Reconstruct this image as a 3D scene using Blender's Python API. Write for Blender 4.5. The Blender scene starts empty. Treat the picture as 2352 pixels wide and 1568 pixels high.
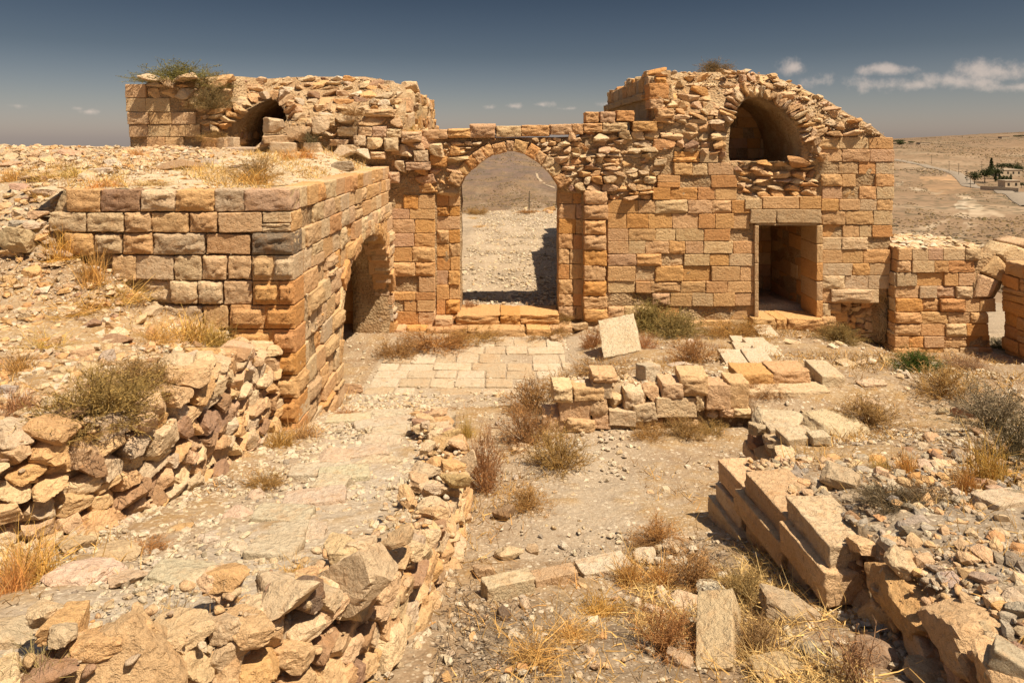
import bpy, bmesh, math, random
import numpy as np
from mathutils import Vector, Matrix, Euler, noise as mn

random.seed(7); RNG = np.random.default_rng(7)
C = bpy.context.scene.collection
SC = bpy.context.scene

# ------------------------------------------------------------------ camera, sky, sun, exposure
F, CX, HY, EYE = 1568.0, 1170.0, 318.0, 4.25          # focal length, principal column and eye level of the 2352 px wide photograph
cam = bpy.data.cameras.new('camera'); camo = bpy.data.objects.new('camera', cam); C.objects.link(camo)
camo.location = (0, 0, EYE); camo.rotation_euler = (math.pi/2, 0, 0)
cam.lens = 24.0; cam.sensor_width = 36.0
cam.shift_x = 6/2352; cam.shift_y = -(784-HY)/2352
cam.clip_start = 0.1; cam.clip_end = 40000
SC.camera = camo
SC.view_settings.view_transform = 'Standard'; SC.view_settings.look = 'None'
SC.view_settings.exposure = 1.2; SC.view_settings.gamma = 1.0
SC.cycles.max_bounces = 8; SC.cycles.diffuse_bounces = 6

SUN = Vector((0.36, -0.30, 0.885)).normalized()        # towards the sun: high, to the right, a little behind the camera
sl = bpy.data.lights.new('sun', 'SUN'); so = bpy.data.objects.new('sun', sl); C.objects.link(so)
sl.energy = 3.35; sl.angle = math.radians(0.53); sl.color = (1.0, 0.855, 0.665)
so.rotation_euler = (-SUN).to_track_quat('-Z', 'Y').to_euler(); so.location = SUN*50

world = bpy.data.worlds.new('World'); SC.world = world; world.use_nodes = True
class NT:
    """small helper for node trees"""
    def __init__(s, t): s.t = t
    def n(s, kind, **kw):
        nd = s.t.nodes.new(kind)
        for k, v in kw.items():
            if k == 'inp':
                for a, b in v.items():
                    if hasattr(b, 'is_output'): s.t.links.new(b, nd.inputs[a])
                    else: nd.inputs[a].default_value = b
            else: setattr(nd, k, v)
        return nd
    def m(s, op, a, b=0.0, c=None, clamp=False):
        nd = s.n('ShaderNodeMath', operation=op, use_clamp=clamp)
        for i, v in enumerate((a, b, c)):
            if v is None: continue
            if hasattr(v, 'is_output'): s.t.links.new(v, nd.inputs[i])
            else: nd.inputs[i].default_value = v
        return nd.outputs[0]
    def mix(s, f, a, b, blend='MIX'):
        nd = s.n('ShaderNodeMix', data_type='RGBA', blend_type=blend)
        for i, v in ((0, f), (6, a), (7, b)):
            if hasattr(v, 'is_output'): s.t.links.new(v, nd.inputs[i])
            elif i: nd.inputs[i].default_value = (*v, 1) if len(v) == 3 else v
            else: nd.inputs[i].default_value = v
        return nd.outputs[2]
    def noise(s, vec, scale, detail=4, rough=0.55, dist=0.0):
        nd = s.n('ShaderNodeTexNoise', inp={'Scale': scale, 'Detail': detail, 'Roughness': rough, 'Distortion': dist})
        s.t.links.new(vec, nd.inputs['Vector']); return nd.outputs[0]
    def ramp(s, f, pts, interp='LINEAR'):
        nd = s.n('ShaderNodeValToRGB'); nd.color_ramp.interpolation = interp
        el = nd.color_ramp.elements
        while len(el) < len(pts): el.new(0.5)
        for e, (p, c) in zip(el, pts):
            e.position = p; e.color = (c, c, c, 1) if isinstance(c, (int, float)) else (*c, 1)
        s.t.links.new(f, nd.inputs[0]); return nd.outputs[0]
    def rng(s, v, a, b, c=0.0, d=1.0, kind='LINEAR'):
        nd = s.n('ShaderNodeMapRange', interpolation_type=kind, inp={1: a, 2: b, 3: c, 4: d})
        s.t.links.new(v, nd.inputs[0]); return nd.outputs[0]

def build_sky():
    t = NT(world.node_tree); t.t.nodes.clear()
    sky = t.n('ShaderNodeTexSky', sky_type='NISHITA', sun_disc=False, altitude=1300, air_density=1.0, dust_density=2.0, ozone_density=1.5)
    sky.sun_elevation = math.asin(SUN.z); sky.sun_rotation = math.atan2(SUN.x, SUN.y)
    geo = t.n('ShaderNodeTexCoord').outputs['Generated']
    sep = t.n('ShaderNodeSeparateXYZ'); t.t.links.new(geo, sep.inputs[0])
    x, y, z = sep.outputs
    # deep polarised blue above a dusty beige horizon, unseen upper sky brightened as added fill, the same all the way round
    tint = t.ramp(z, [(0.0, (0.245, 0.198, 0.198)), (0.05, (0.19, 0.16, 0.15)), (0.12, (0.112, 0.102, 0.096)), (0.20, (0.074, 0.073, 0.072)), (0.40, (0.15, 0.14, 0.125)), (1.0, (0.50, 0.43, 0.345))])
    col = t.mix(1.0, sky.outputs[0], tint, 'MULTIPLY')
    # fair weather cumulus, low over the horizon
    yy = t.m('MAXIMUM', y, 0.02)
    a = t.m('DIVIDE', x, yy); e = t.m('DIVIDE', z, yy)
    front = t.m('GREATER_THAN', y, 0.05)
    n1 = t.noise(geo, 38, 6, 0.6); n2 = t.noise(geo, 13, 5, 0.6)
    cl = None
    for px, py, w, h, k in [(2310, 166, 120, 34, 1.1), (2210, 188, 150, 26, 1.0), (2040, 160, 80, 17, 1.0), (1820, 157, 44, 22, 1.0), (2080, 196, 190, 20, 0.8), (1900, 190, 90, 18, .55), (2330, 200, 150, 16, .8),
                            (1126, 247, 18, 7, .75), (1182, 244, 24, 8, .8), (1245, 240, 34, 9, .9), (1308, 250, 34, 6, .75), (210, 257, 34, 6, .55), (178, 249, 16, 5, .5),
                            (1395, 240, 30, 8, .5), (40, 243, 20, 5, .35)]:
        u = t.m('MULTIPLY', t.m('SUBTRACT', a, (px-CX)/F), F/w)
        v = t.m('MULTIPLY', t.m('SUBTRACT', e, (HY-py)/F), F/h)
        d = t.m('SQRT', t.m('ADD', t.m('MULTIPLY', u, u), t.m('MULTIPLY', v, v)))
        g = t.m('MULTIPLY', t.m('SUBTRACT', 1.0, d), k)
        cl = g if cl is None else t.m('MAXIMUM', cl, g)
    cl = t.m('MAXIMUM', cl, -1.0)
    cl = t.m('ADD', cl, t.m('MULTIPLY', t.m('SUBTRACT', n1, 0.52), 2.4))
    cl = t.m('ADD', cl, t.m('MULTIPLY', t.m('SUBTRACT', n2, 0.5), 1.3))
    cm = t.m('MULTIPLY', t.rng(cl, -0.1, 1.0, 0, 0.6, 'SMOOTHSTEP'), front)
    col = t.mix(cm, col, (2.35, 1.9, 1.6))
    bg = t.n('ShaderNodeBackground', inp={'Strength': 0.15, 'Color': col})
    out = t.n('ShaderNodeOutputWorld'); t.t.links.new(bg.outputs[0], out.inputs[0])
build_sky()

# ------------------------------------------------------------------ materials
def newmat(name):
    m = bpy.data.materials.new(name); m.use_nodes = True
    t = NT(m.node_tree); t.t.nodes.clear()
    b = t.n('ShaderNodeBsdfPrincipled', inp={'Roughness': 0.95, 'Specular IOR Level': 0.12})
    o = t.n('ShaderNodeOutputMaterial'); t.t.links.new(b.outputs[0], o.inputs[0])
    return m, t, b, o

def stone_material(name, source, bump=0.02, patina=0.5):
    m, t, b, o = newmat(name)
    pos = t.n('ShaderNodeNewGeometry').outputs['Position']
    if source == 'obj': col = t.n('ShaderNodeObjectInfo').outputs['Color']
    else: col = t.n('ShaderNodeAttribute', attribute_name='Col').outputs['Color']
    big = t.noise(pos, 1.1, 5, 0.6, 0.6); mid = t.noise(pos, 8, 9, 0.70, 0.2); fine = t.noise(pos, 55, 8, 0.72)
    grain = t.noise(pos, 190, 3, 0.65)
    c = t.mix(t.rng(mid, 0.50, 0.72, 0, patina), col, (0.50, 0.25, 0.09))
    c = t.mix(t.rng(big, 0.50, 0.75, 0, 0.35), c, (0.46, 0.27, 0.12))
    c = t.mix(t.rng(fine, 0.56, 0.72, 0, 0.45), c, (0.66, 0.54, 0.36))
    c = t.mix(t.rng(fine, 0.44, 0.30, 0, 0.55), c, (0.26, 0.145, 0.065))
    c = t.mix(1.0, c, t.rng(grain, 0.28, 0.72, 0.70, 1.25), 'MULTIPLY')
    t.t.links.new(c, b.inputs['Base Color'])
    pit = t.noise(pos, 20, 6, 0.62, 0.4)
    h = t.m('ADD', t.m('MULTIPLY', mid, 0.8), t.m('MULTIPLY', fine, 0.5)); h = t.m('ADD', h, t.m('MULTIPLY', t.rng(pit, 0.30, 0.55), 0.7))
    c = t.mix(t.rng(pit, 0.42, 0.30, 0, 0.5), c, (0.28, 0.15, 0.065)); t.t.links.new(c, b.inputs['Base Color'])
    h = t.m('ADD', h, t.m('MULTIPLY', grain, 0.22))
    bp = t.n('ShaderNodeBump', inp={'Strength': 0.9, 'Distance': bump, 'Height': h})
    t.t.links.new(bp.outputs[0], b.inputs['Normal'])
    return m
M_STONE = stone_material('limestone', 'obj', 0.022)
M_ROCK = stone_material('field_stone', 'obj', 0.022, 0.35)
M_CHIP = stone_material('stone_chips', 'attr', 0.02, 0.3)

def earth_material(name, base, dark, pale):
    m, t, b, o = newmat(name)
    pos = t.n('ShaderNodeNewGeometry').outputs['Position']
    big = t.noise(pos, 2.2, 5, 0.6, 0.5); fine = t.noise(pos, 28, 8, 0.72); 
    vo = t.n('ShaderNodeTexVoronoi', inp={'Scale': 17.0}); t.t.links.new(pos, vo.inputs['Vector'])
    c = t.mix(t.rng(big, 0.4, 0.65), base, pale)
    c = t.mix(t.rng(fine, 0.48, 0.32, 0, 0.7), c, dark)
    c = t.mix(t.rng(vo.outputs['Distance'], 0.30, 0.12, 0, 0.35), c, pale)
    t.t.links.new(c, b.inputs['Base Color'])
    h = t.m('ADD', t.m('MULTIPLY', fine, 0.9), t.m('MULTIPLY', vo.outputs['Distance'], -0.8))
    bp = t.n('ShaderNodeBump', inp={'Strength': 1.0, 'Distance': 0.06, 'Height': h}); t.t.links.new(bp.outputs[0], b.inputs['Normal'])
    return m
M_CORE = earth_material('rubble_core', (0.42, 0.27, 0.14), (0.16, 0.09, 0.045), (0.56, 0.41, 0.24))
M_PLASTER = earth_material('old_plaster', (0.50, 0.36, 0.21), (0.30, 0.19, 0.10), (0.58, 0.45, 0.29))

def ground_material():
    m, t, b, o = newmat('dry_ground')
    pos = t.n('ShaderNodeNewGeometry').outputs['Position']
    col = t.n('ShaderNodeAttribute', attribute_name='Col').outputs['Color']
    n1 = t.noise(pos, 3.2, 6, 0.65, 0.4); n2 = t.noise(pos, 22, 8, 0.72); n3 = t.noise(pos, 120, 3, 0.6)
    vs = []
    for sc in (16.0, 38.0):
        v = t.n('ShaderNodeTexVoronoi', inp={'Scale': sc, 'Randomness': 1.0}); t.t.links.new(pos, v.inputs['Vector']); vs.append(v)
    c = t.mix(t.rng(n1, 0.42, 0.66, 0, 0.55), col, (0.42, 0.335, 0.23))
    c = t.mix(t.rng(n2, 0.50, 0.34, 0, 0.6), c, (0.20, 0.13, 0.072))
    # gravel: some of the cells are small pale or grey stones
    for v, thr, amt in ((vs[0], 0.70, 0.75), (vs[1], 0.52, 0.6)):
        sp = t.n('ShaderNodeSeparateColor'); t.t.links.new(v.outputs['Color'], sp.inputs[0])
        isst = t.m('MULTIPLY', t.m('GREATER_THAN', sp.outputs[0], thr), t.rng(v.outputs['Distance'], 0.42, 0.30))
        stc = t.ramp(sp.outputs[1], [(0, (0.30, 0.23, 0.16)), (0.35, (0.46, 0.38, 0.27)), (1, (0.64, 0.545, 0.41))])
        c = t.mix(t.m('MULTIPLY', isst, amt), c, stc)
    c = t.mix(1.0, c, t.rng(n3, 0.25, 0.75, 0.82, 1.15), 'MULTIPLY')
    t.t.links.new(c, b.inputs['Base Color'])
    h = t.m('ADD', t.m('MULTIPLY', vs[0].outputs['Distance'], -0.7), t.m('MULTIPLY', vs[1].outputs['Distance'], -0.35))
    h = t.m('ADD', h, t.m('MULTIPLY', n2, 0.8))
    bp = t.n('ShaderNodeBump', inp={'Strength': 0.7, 'Distance': 0.02, 'Height': h}); t.t.links.new(bp.outputs[0], b.inputs['Normal'])
    return m
M_GROUND = ground_material()

def hills_material():
    m, t, b, o = newmat('arid_hills')
    pos = t.n('ShaderNodeNewGeometry').outputs['Position']
    col = t.n('ShaderNodeAttribute', attribute_name='Col').outputs['Color']
    n1 = t.noise(pos, 0.012, 8, 0.62, 0.6); n2 = t.noise(pos, 0.09, 6, 0.65)
    c = t.mix(t.rng(n1, 0.42, 0.62), col, (0.22, 0.145, 0.085), 'MIX')
    c = t.mix(t.rng(n2, 0.58, 0.76, 0, 0.5), c, (0.44, 0.33, 0.215))
    for sc, thr, f in ((0.24, 0.42, 0.85), (0.11, 0.36, 0.7), (0.03, 0.40, .35)):
        v = t.n('ShaderNodeTexVoronoi', inp={'Scale': sc}); t.t.links.new(pos, v.inputs['Vector'])
        patch = t.rng(t.noise(pos, 0.016, 4, 0.6), 0.40, 0.54)
        c = t.mix(t.m('MULTIPLY', t.rng(v.outputs['Distance'], thr, thr*0.6, 0, f), patch), c, (0.085, 0.075, 0.045))
    t.t.links.new(c, b.inputs['Base Color'])
    bp = t.n('ShaderNodeBump', inp={'Strength': 0.8, 'Distance': 6.0, 'Height': n1}); t.t.links.new(bp.outputs[0], b.inputs['Normal'])
    return m
M_HILLS = hills_material()

def plant_material(name, dark=0.55):
    m, t, b, o = newmat(name)
    oi = t.n('ShaderNodeObjectInfo').outputs['Color']
    isl = t.n('ShaderNodeNewGeometry').outputs['Random Per Island']
    c = t.mix(1.0, oi, t.ramp(isl, [(0, (dark, dark*0.95, dark*0.9)), (0.5, 0.95), (0.9, (1.3, 1.22, 1.05)), (1, (1.8, 1.65, 1.4))]), 'MULTIPLY')
    t.t.links.new(c, b.inputs['Base Color'])
    tr = t.n('ShaderNodeBsdfTranslucent'); t.t.links.new(c, tr.inputs[0])
    mx = t.n('ShaderNodeMixShader', inp={0: 0.25}); t.t.links.new(b.outputs[0], mx.inputs[1]); t.t.links.new(tr.outputs[0], mx.inputs[2])
    t.t.links.new(mx.outputs[0], o.inputs[0])
    return m
M_PLANT = plant_material('dry_twigs')

def flat_material(name, c, rough=0.9):
    m, t, b, o = newmat(name)
    pos = t.n('ShaderNodeNewGeometry').outputs['Position']
    n = t.noise(pos, 0.8, 6, 0.6)
    cc = t.mix(1.0, (*c, 1), t.rng(n, 0.3, 0.7, 0.8, 1.2), 'MULTIPLY'); t.t.links.new(cc, b.inputs['Base Color']); b.inputs['Roughness'].default_value = rough
    return m
M_ASPHALT = flat_material('worn_asphalt', (0.25, 0.205, 0.155)); M_HOUSE = flat_material('pale_render', (0.50, 0.40, 0.28)); M_DARK = flat_material('dark_opening', (0.05, 0.04, 0.03))
M_WOOD = flat_material('weathered_wood', (0.09, 0.07, 0.05)); M_WHITE = flat_material('white_paint', (0.75, 0.74, 0.70), 0.5)
M_TREE = plant_material('tree_leaves', 0.5); M_ROOF = flat_material('flat_roof', (0.42, 0.35, 0.26))

# ------------------------------------------------------------------ mesh and object helpers
def mesh_np(name, v, f, mat, smooth=True, col=None):
    """mesh from numpy vertices (N,3), faces (M,3 or 4) and optional vertex colours"""
    v = np.asarray(v, dtype=np.float32); f = np.asarray(f, dtype=np.int32)
    me = bpy.data.meshes.new(name); k = f.shape[1]
    me.vertices.add(len(v)); me.vertices.foreach_set('co', v.ravel())
    me.loops.add(f.size); me.loops.foreach_set('vertex_index', f.ravel())
    me.polygons.add(len(f)); me.polygons.foreach_set('loop_start', np.arange(0, f.size, k, dtype=np.int32))
    me.polygons.foreach_set('use_smooth', np.full(len(f), smooth))
    me.update(calc_edges=True); me.validate()
    if col is not None:
        a = me.color_attributes.new('Col', 'FLOAT_COLOR', 'POINT')
        c4 = np.ones((len(v), 4), dtype=np.float32); c4[:, :3] = col
        a.data.foreach_set('color', c4.ravel())
    me.materials.append(mat)
    return me

def link(name, data, parent=None, loc=(0, 0, 0), rot=(0, 0, 0), scale=(1, 1, 1), color=None, kind=None):
    o = bpy.data.objects.new(name, data); C.objects.link(o)
    if parent is not None:
        o.parent = parent; o.location = Vector(loc) - BASE[parent.name]
    else: o.location = loc
    o.rotation_euler = rot; o.scale = scale
    if color is not None: o.color = (*color, 1)
    if kind: o['kind'] = kind
    return o
BASE = {}
def tag(o, label, cat, group=None):
    o['label'] = label; o['category'] = cat
    if group: o['group'] = group
    return o
def thing(name, loc, label, cat, group=None):
    o = bpy.data.objects.new(name, None); C.objects.link(o); o.location = loc; o.empty_display_size = 0.2
    BASE[o.name] = Vector(loc)
    return tag(o, label, cat, group)

def W(x, y, Y): return ((x-CX)/F*Y, Y, EYE-(y-HY)/F*Y)       # a point of the photograph at distance Y
def PX(x, Y): return (x-CX)/F*Y
def PZ(y, Y): return EYE-(y-HY)/F*Y
def ss(a, b, x):
    t = np.clip((np.asarray(x, dtype=float)-a)/(b-a), 0, 1); return t*t*(3-2*t)
def inpoly(px, py, poly):
    px = np.asarray(px); r = np.zeros(px.shape, bool); n = len(poly)
    for i in range(n):
        x1, y1 = poly[i]; x2, y2 = poly[(i+1) % n]
        if y1 == y2: continue
        c = ((y1 > py) != (y2 > py)) & (px < (x2-x1)*(py-y1)/(y2-y1)+x1); r ^= c
    return r

# palette of limestone tones (albedo)
CREAM, TAN, OCHRE, ORANGE, PINK, GREY, BROWN, DARKS, WHITE = (.64,.48,.295), (.62,.42,.238), (.63,.39,.19), (.61,.335,.145), (.60,.395,.24), (.56,.43,.29), (.36,.22,.135), (.19,.13,.09), (.66,.55,.40)
def pick(pal):
    tot = sum(w for _, w in pal); r = random.random()*tot
    for c, w in pal:
        r -= w
        if r <= 0: break
    k = random.uniform(0.88, 1.10); j = random.uniform(-0.015, 0.02)
    return (min(.72, c[0]*k+j), c[1]*k+j*0.4, max(0.03, c[2]*k-j))
P_ASH = [((.64,.46,.265), 3), ((.62,.39,.20), 4), ((.63,.365,.16), 3), ((.61,.315,.12), 1.2), ((.60,.375,.215), .6), ((.57,.43,.28), .3)]
P_WARM = [((.62,.39,.20), 3), ((.63,.36,.155), 3), ((.61,.31,.115), 2.6), ((.60,.37,.21), .5)]
P_RUB = [(CREAM, 4), (TAN, 4), (OCHRE, 2.5), (ORANGE, 1), (PINK, 1.2), (GREY, 1.6), (BROWN, .7)]
P_DRY = [(CREAM, 2.5), (TAN, 4), (OCHRE, 2.5), (GREY, 2.4), (PINK, 1), (BROWN, 1.0)]
P_PALE = [(CREAM, 4), (WHITE, 3), (TAN, 1.5), (GREY, .8)]
P_BLOCK = [(TAN, 3), (CREAM, 2.4), (PINK, .7), (GREY, .8), (OCHRE, 1.8), (BROWN, .25)]

_ico = {}
def ico(sub):
    if sub not in _ico:
        bm = bmesh.new(); bmesh.ops.create_icosphere(bm, subdivisions=sub, radius=1.0)
        v = np.array([p.co[:] for p in bm.verts]); f = np.array([[q.index for q in p.verts] for p in bm.faces]); bm.free(); _ico[sub] = (v, f)
    return _ico[sub]
def unit(v):
    lo, hi = v.min(0), v.max(0); return (v-(lo+hi)/2)/(hi-lo)

def rock_shape(seed, sub, planes, rough, boxy=0.0):
    """a broken field stone: a sphere cut by random planes and roughened"""
    r = random.Random(seed); d, f = ico(sub); rad = np.full(len(d), 1.25)
    ns = []
    for i in range(planes):
        n = Vector((r.gauss(0, 1), r.gauss(0, 1), r.gauss(0, 1))).normalized(); ns.append((n, r.uniform(.42, .88)))
    if boxy:
        ns = [(n, h*.75+.17) for n, h in ns]
        for ax in ((1,0,0), (-1,0,0), (0,1,0), (0,-1,0), (0,0,1), (0,0,-1)):
            n = Vector((ax[0]+r.uniform(-.22,.22), ax[1]+r.uniform(-.22,.22), ax[2]+r.uniform(-.22,.22))).normalized(); ns.append((n, boxy*r.uniform(.85, 1.1)))
    for n, h in ns:
        c = d @ np.array(n[:]); m = c > 1e-3
        rad[m] = np.minimum(rad[m], h/c[m])
    o = Vector((seed*7.3, seed*1.7, seed*3.1)); out = np.empty_like(d)
    for i, p in enumerate(d):
        q = Vector(p)*rad[i]
        k = mn.fractal(q*1.7+o, 0.9, 2.1, 3)*rough*1.3 + mn.fractal(q*5+o, 0.9, 2.1, 3)*rough*.45
        k -= abs(mn.noise(Vector((q.x*1.2, q.y*1.2, q.z*5))+o))*rough*.9
        out[i] = q*(1+k)
    return unit(out), f

def block_shape(seed, n, rnd, rough, boss=0, bulge=0.0):
    """a cut ashlar block (front on -Y) with worn arrises; boss = raised panel inside a drafted margin"""
    idx = {}; vs = []; fs = []
    def vid(i, j, k):
        key = (i, j, k)
        if key not in idx: idx[key] = len(vs); vs.append(tuple(.65*.5*math.sin(math.pi*(t/n-.5))+.35*(t/n-.5) for t in (i, j, k)))
        return idx[key]
    for a in range(n):
        for b in range(n):
            fs += [(vid(a,b,0), vid(a,b+1,0), vid(a+1,b+1,0), vid(a+1,b,0)), (vid(a,b,n), vid(a+1,b,n), vid(a+1,b+1,n), vid(a,b+1,n)),
                   (vid(a,0,b), vid(a+1,0,b), vid(a+1,0,b+1), vid(a,0,b+1)), (vid(a,n,b), vid(a,n,b+1), vid(a+1,n,b+1), vid(a+1,n,b)),
                   (vid(0,a,b), vid(0,a,b+1), vid(0,a+1,b+1), vid(0,a+1,b)), (vid(n,a,b), vid(n,a+1,b), vid(n,a+1,b+1), vid(n,a,b+1))]
    o = Vector((seed*5.1, seed*2.3, seed*9.7)); r = random.Random(seed)
    out = []
    skew = [r.uniform(-.03, .03) for _ in range(4)]
    for p in vs:
        q = Vector(p)
        rad = rnd*(0.6+max(0, mn.noise(q*2.2+o))*2.6); rad = min(rad, .3)
        inner = Vector([max(-.5+rad, min(.5-rad, c)) for c in q]); d = q-inner
        if d.length > 1e-6: q2 = inner + d.normalized()*min(rad, d.length*1.0 if d.length < rad else rad)
        else: q2 = q.copy()
        k = (mn.fractal(q*3.1+o, .9, 2.0, 4)+.7*mn.fractal(q*8+o, .9, 2.0, 3))*rough
        nn = (q2/max(abs(q2.x), abs(q2.y), abs(q2.z), .01)).normalized()
        q2 += nn*k
        if p[1] < -.49:
            e = max(0, 1-max(abs(p[0]), abs(p[2]))*2)
            q2.y -= bulge*min(1, e*2.2)*(0.75+.45*mn.fractal(q*7+o, .8, 2, 3))
            if boss and abs(p[0]) < .36 and abs(p[2]) < .29: q2.y -= boss*(1+.35*mn.fractal(q*13+o, .8, 2, 3))
        q2.x += skew[0]*q.z; q2.z += skew[1]*q.x
        out.append(q2[:])
    return np.array(out), np.array(fs)

def make_lib(name, shapes, mat, sharp=None):
    out = []
    for v, f in shapes:
        me = mesh_np(name, v, f, mat)
        if sharp: me.set_sharp_from_angle(angle=math.radians(sharp))
        out.append(me)
    return out
L_ASH = make_lib('ashlar', [block_shape(s, 13, .020, .018) for s in range(12)], M_STONE)
L_WORN = make_lib('worn_block', [block_shape(40+s, 14, .032, .045, 0, .03) for s in range(12)], M_STONE)
L_QUARRY = make_lib('quarry_block', [block_shape(80+s, 14, .035, .045, 0, .12) for s in range(10)], M_STONE)
L_BOSS = make_lib('bossed_block', [block_shape(120+s, 14, .03, .02, .16) for s in range(6)], M_STONE)
L_ROCK = make_lib('rock', [rock_shape(200+s, 4, 9, .05) for s in range(18)], M_ROCK, 13)
L_RUB = make_lib('rubble', [rock_shape(300+s, 4, 9, .05, .72) for s in range(14)], M_STONE, 14)
L_CUT = make_lib('cut_block', [block_shape(400+s, 12, .03, .03) for s in range(6)], M_STONE)
L_DRY = make_lib('dry_stone', [rock_shape(500+s, 4, 8, .06, .70) for s in range(18)], M_ROCK, 14)
_small = [rock_shape(600+s, 1, 7, .06) for s in range(8)]; _smaller = [rock_shape(650+s, 2, 8, .08) for s in range(6)]

def scatter_mesh(name, pts, sizes, cols, mat=None, shapes=None, flat=0.6, smooth=False):
    """many small stones joined into one mesh"""
    shapes = shapes or _small; n = len(pts)
    V = []; Fs = []; K = []; off = 0
    pts = np.asarray(pts); sizes = np.asarray(sizes); cols = np.asarray(cols)
    which = RNG.integers(0, len(shapes), n)
    for s, (v, f) in enumerate(shapes):
        ii = np.where(which == s)[0]; m = len(ii)
        if not m: continue
        an = RNG.uniform(0, 2*np.pi, m); ti = RNG.normal(0, .35, m)
        sc = sizes[ii][:, None]*np.stack([RNG.uniform(.75, 1.35, m), RNG.uniform(.75, 1.1, m), RNG.uniform(flat*.7, flat*1.2, m)], 1)
        p = v[None]*sc[:, None, :]
        ct, st = np.cos(ti)[:, None], np.sin(ti)[:, None]
        y = p[..., 1]*ct-p[..., 2]*st; z = p[..., 1]*st+p[..., 2]*ct; x = p[..., 0]
        ca, sa = np.cos(an)[:, None], np.sin(an)[:, None]
        p = np.stack([x*ca-y*sa, x*sa+y*ca, z], -1) + pts[ii][:, None, :]
        V.append(p.reshape(-1, 3)); Fs.append((f[None]+(np.arange(m)*len(v))[:, None, None]+off).reshape(-1, f.shape[1])); K.append(np.repeat(cols[ii], len(v), 0)); off += m*len(v)
    return mesh_np(name, np.concatenate(V), np.concatenate(Fs), mat or M_CHIP, smooth, np.concatenate(K))
def cols_of(pal, n): return np.array([pick(pal) for _ in range(n)])

# ------------------------------------------------------------------ terrain
PITY = [1, 2, 3, 4, 5, 6, 7, 8, 9, 10, 11, 12, 12.7, 16, 16.4, 17.3, 18.0]
PITZ = [1.95, 1.6, 1.33, 1.05, .76, .55, .38, .2, .08, -.03, -.2, -.36, -.46, -.46, -.40, -.15, -.02]
RAMY = [1, 2, 3, 4, 5, 6, 7, 8, 9, 10, 11, 12, 12.7]
RAMZ = [2.45, 2.2, 1.88, 1.58, 1.26, 1.0, .8, .6, .4, .16, -.08, -.3, -.46]
KY = [1.5, 2.2, 2.55, 2.9, 3.3, 3.7, 4.6, 5.7, 7.0, 7.6, 9.0, 10.2, 10.6]; KX = [-4.4, -3.1, -2.45, -1.8, -1.2, -.88, -.60, -.44, -.38, -.42, -.72, -.98, -1.1]
LY = [2.5, 3.2, 4.0, 4.9, 5.5, 6.5, 7.6, 9.06]; LX = [-7.5, -6.0, -4.7, -3.75, -3.2, -2.97, -2.92, -2.97]
RY = [1.5, 3.3, 4.4, 5.4, 6.72, 6.85, 8.0]; RX = [2.2, 2.32, 2.36, 2.30, 2.14, 2.72, 2.8]
HILL = np.array([(-3.75,5.0,1.85),(-3.2,5.6,1.86),(-2.95,6.5,1.88),(-2.95,7.6,1.75),(-3.05,8.6,1.42),(-3.28,9,1.36),(-3.8,9,1.68),(-4.7,9,2.03),(-5.2,9,2.42),(-5.78,9,2.66),(-6.15,9.1,3.0),(-5.0,7,2.0),(-6,8,2.3),
    (-6.6,8.6,2.62),(-7.1,9.5,3.15),(-6.6,9.8,3.48),(-7.8,10.5,3.5),(-9.7,13,3.62),(-12,16,4.0),(-9,16,3.97),(-6.5,16,3.95),(-6.3,12,3.68),(-4.85,6.5,1.98),(-6,5,1.95),(-8,6,2.35),(-9,8,2.95),
    (-12,10,3.4),(-5,3.6,1.95),(-15,20,3.9),(-20,12,3.6),(-20,25,3.5),(-10,25,3.3),(-14,4,2.6),(-30,10,3.5),(-30,40,2.5),(-10,40,1.5)])
def _tps(r): return np.where(r > 1e-9, r*r*np.log(r+1e-9), 0.0)
def _fit():
    P = HILL[:, :2]; n = len(P); A = np.zeros((n+3, n+3)); A[:n, :n] = _tps(np.linalg.norm(P[:, None]-P[None], axis=2))
    A[:n, n] = 1; A[:n, n+1:] = P; A[n, :n] = 1; A[n+1:, :n] = P.T
    return np.linalg.solve(A, np.concatenate([HILL[:, 2], [0, 0, 0]]))
_HW = _fit()
def hill(X, Y):
    n = len(HILL); z = _HW[n]+_HW[n+1]*X+_HW[n+2]*Y
    for i in range(n): z = z+_HW[i]*_tps(np.sqrt((X-HILL[i,0])**2+(Y-HILL[i,1])**2))
    return np.clip(z, 1.2, 4.15)

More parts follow.
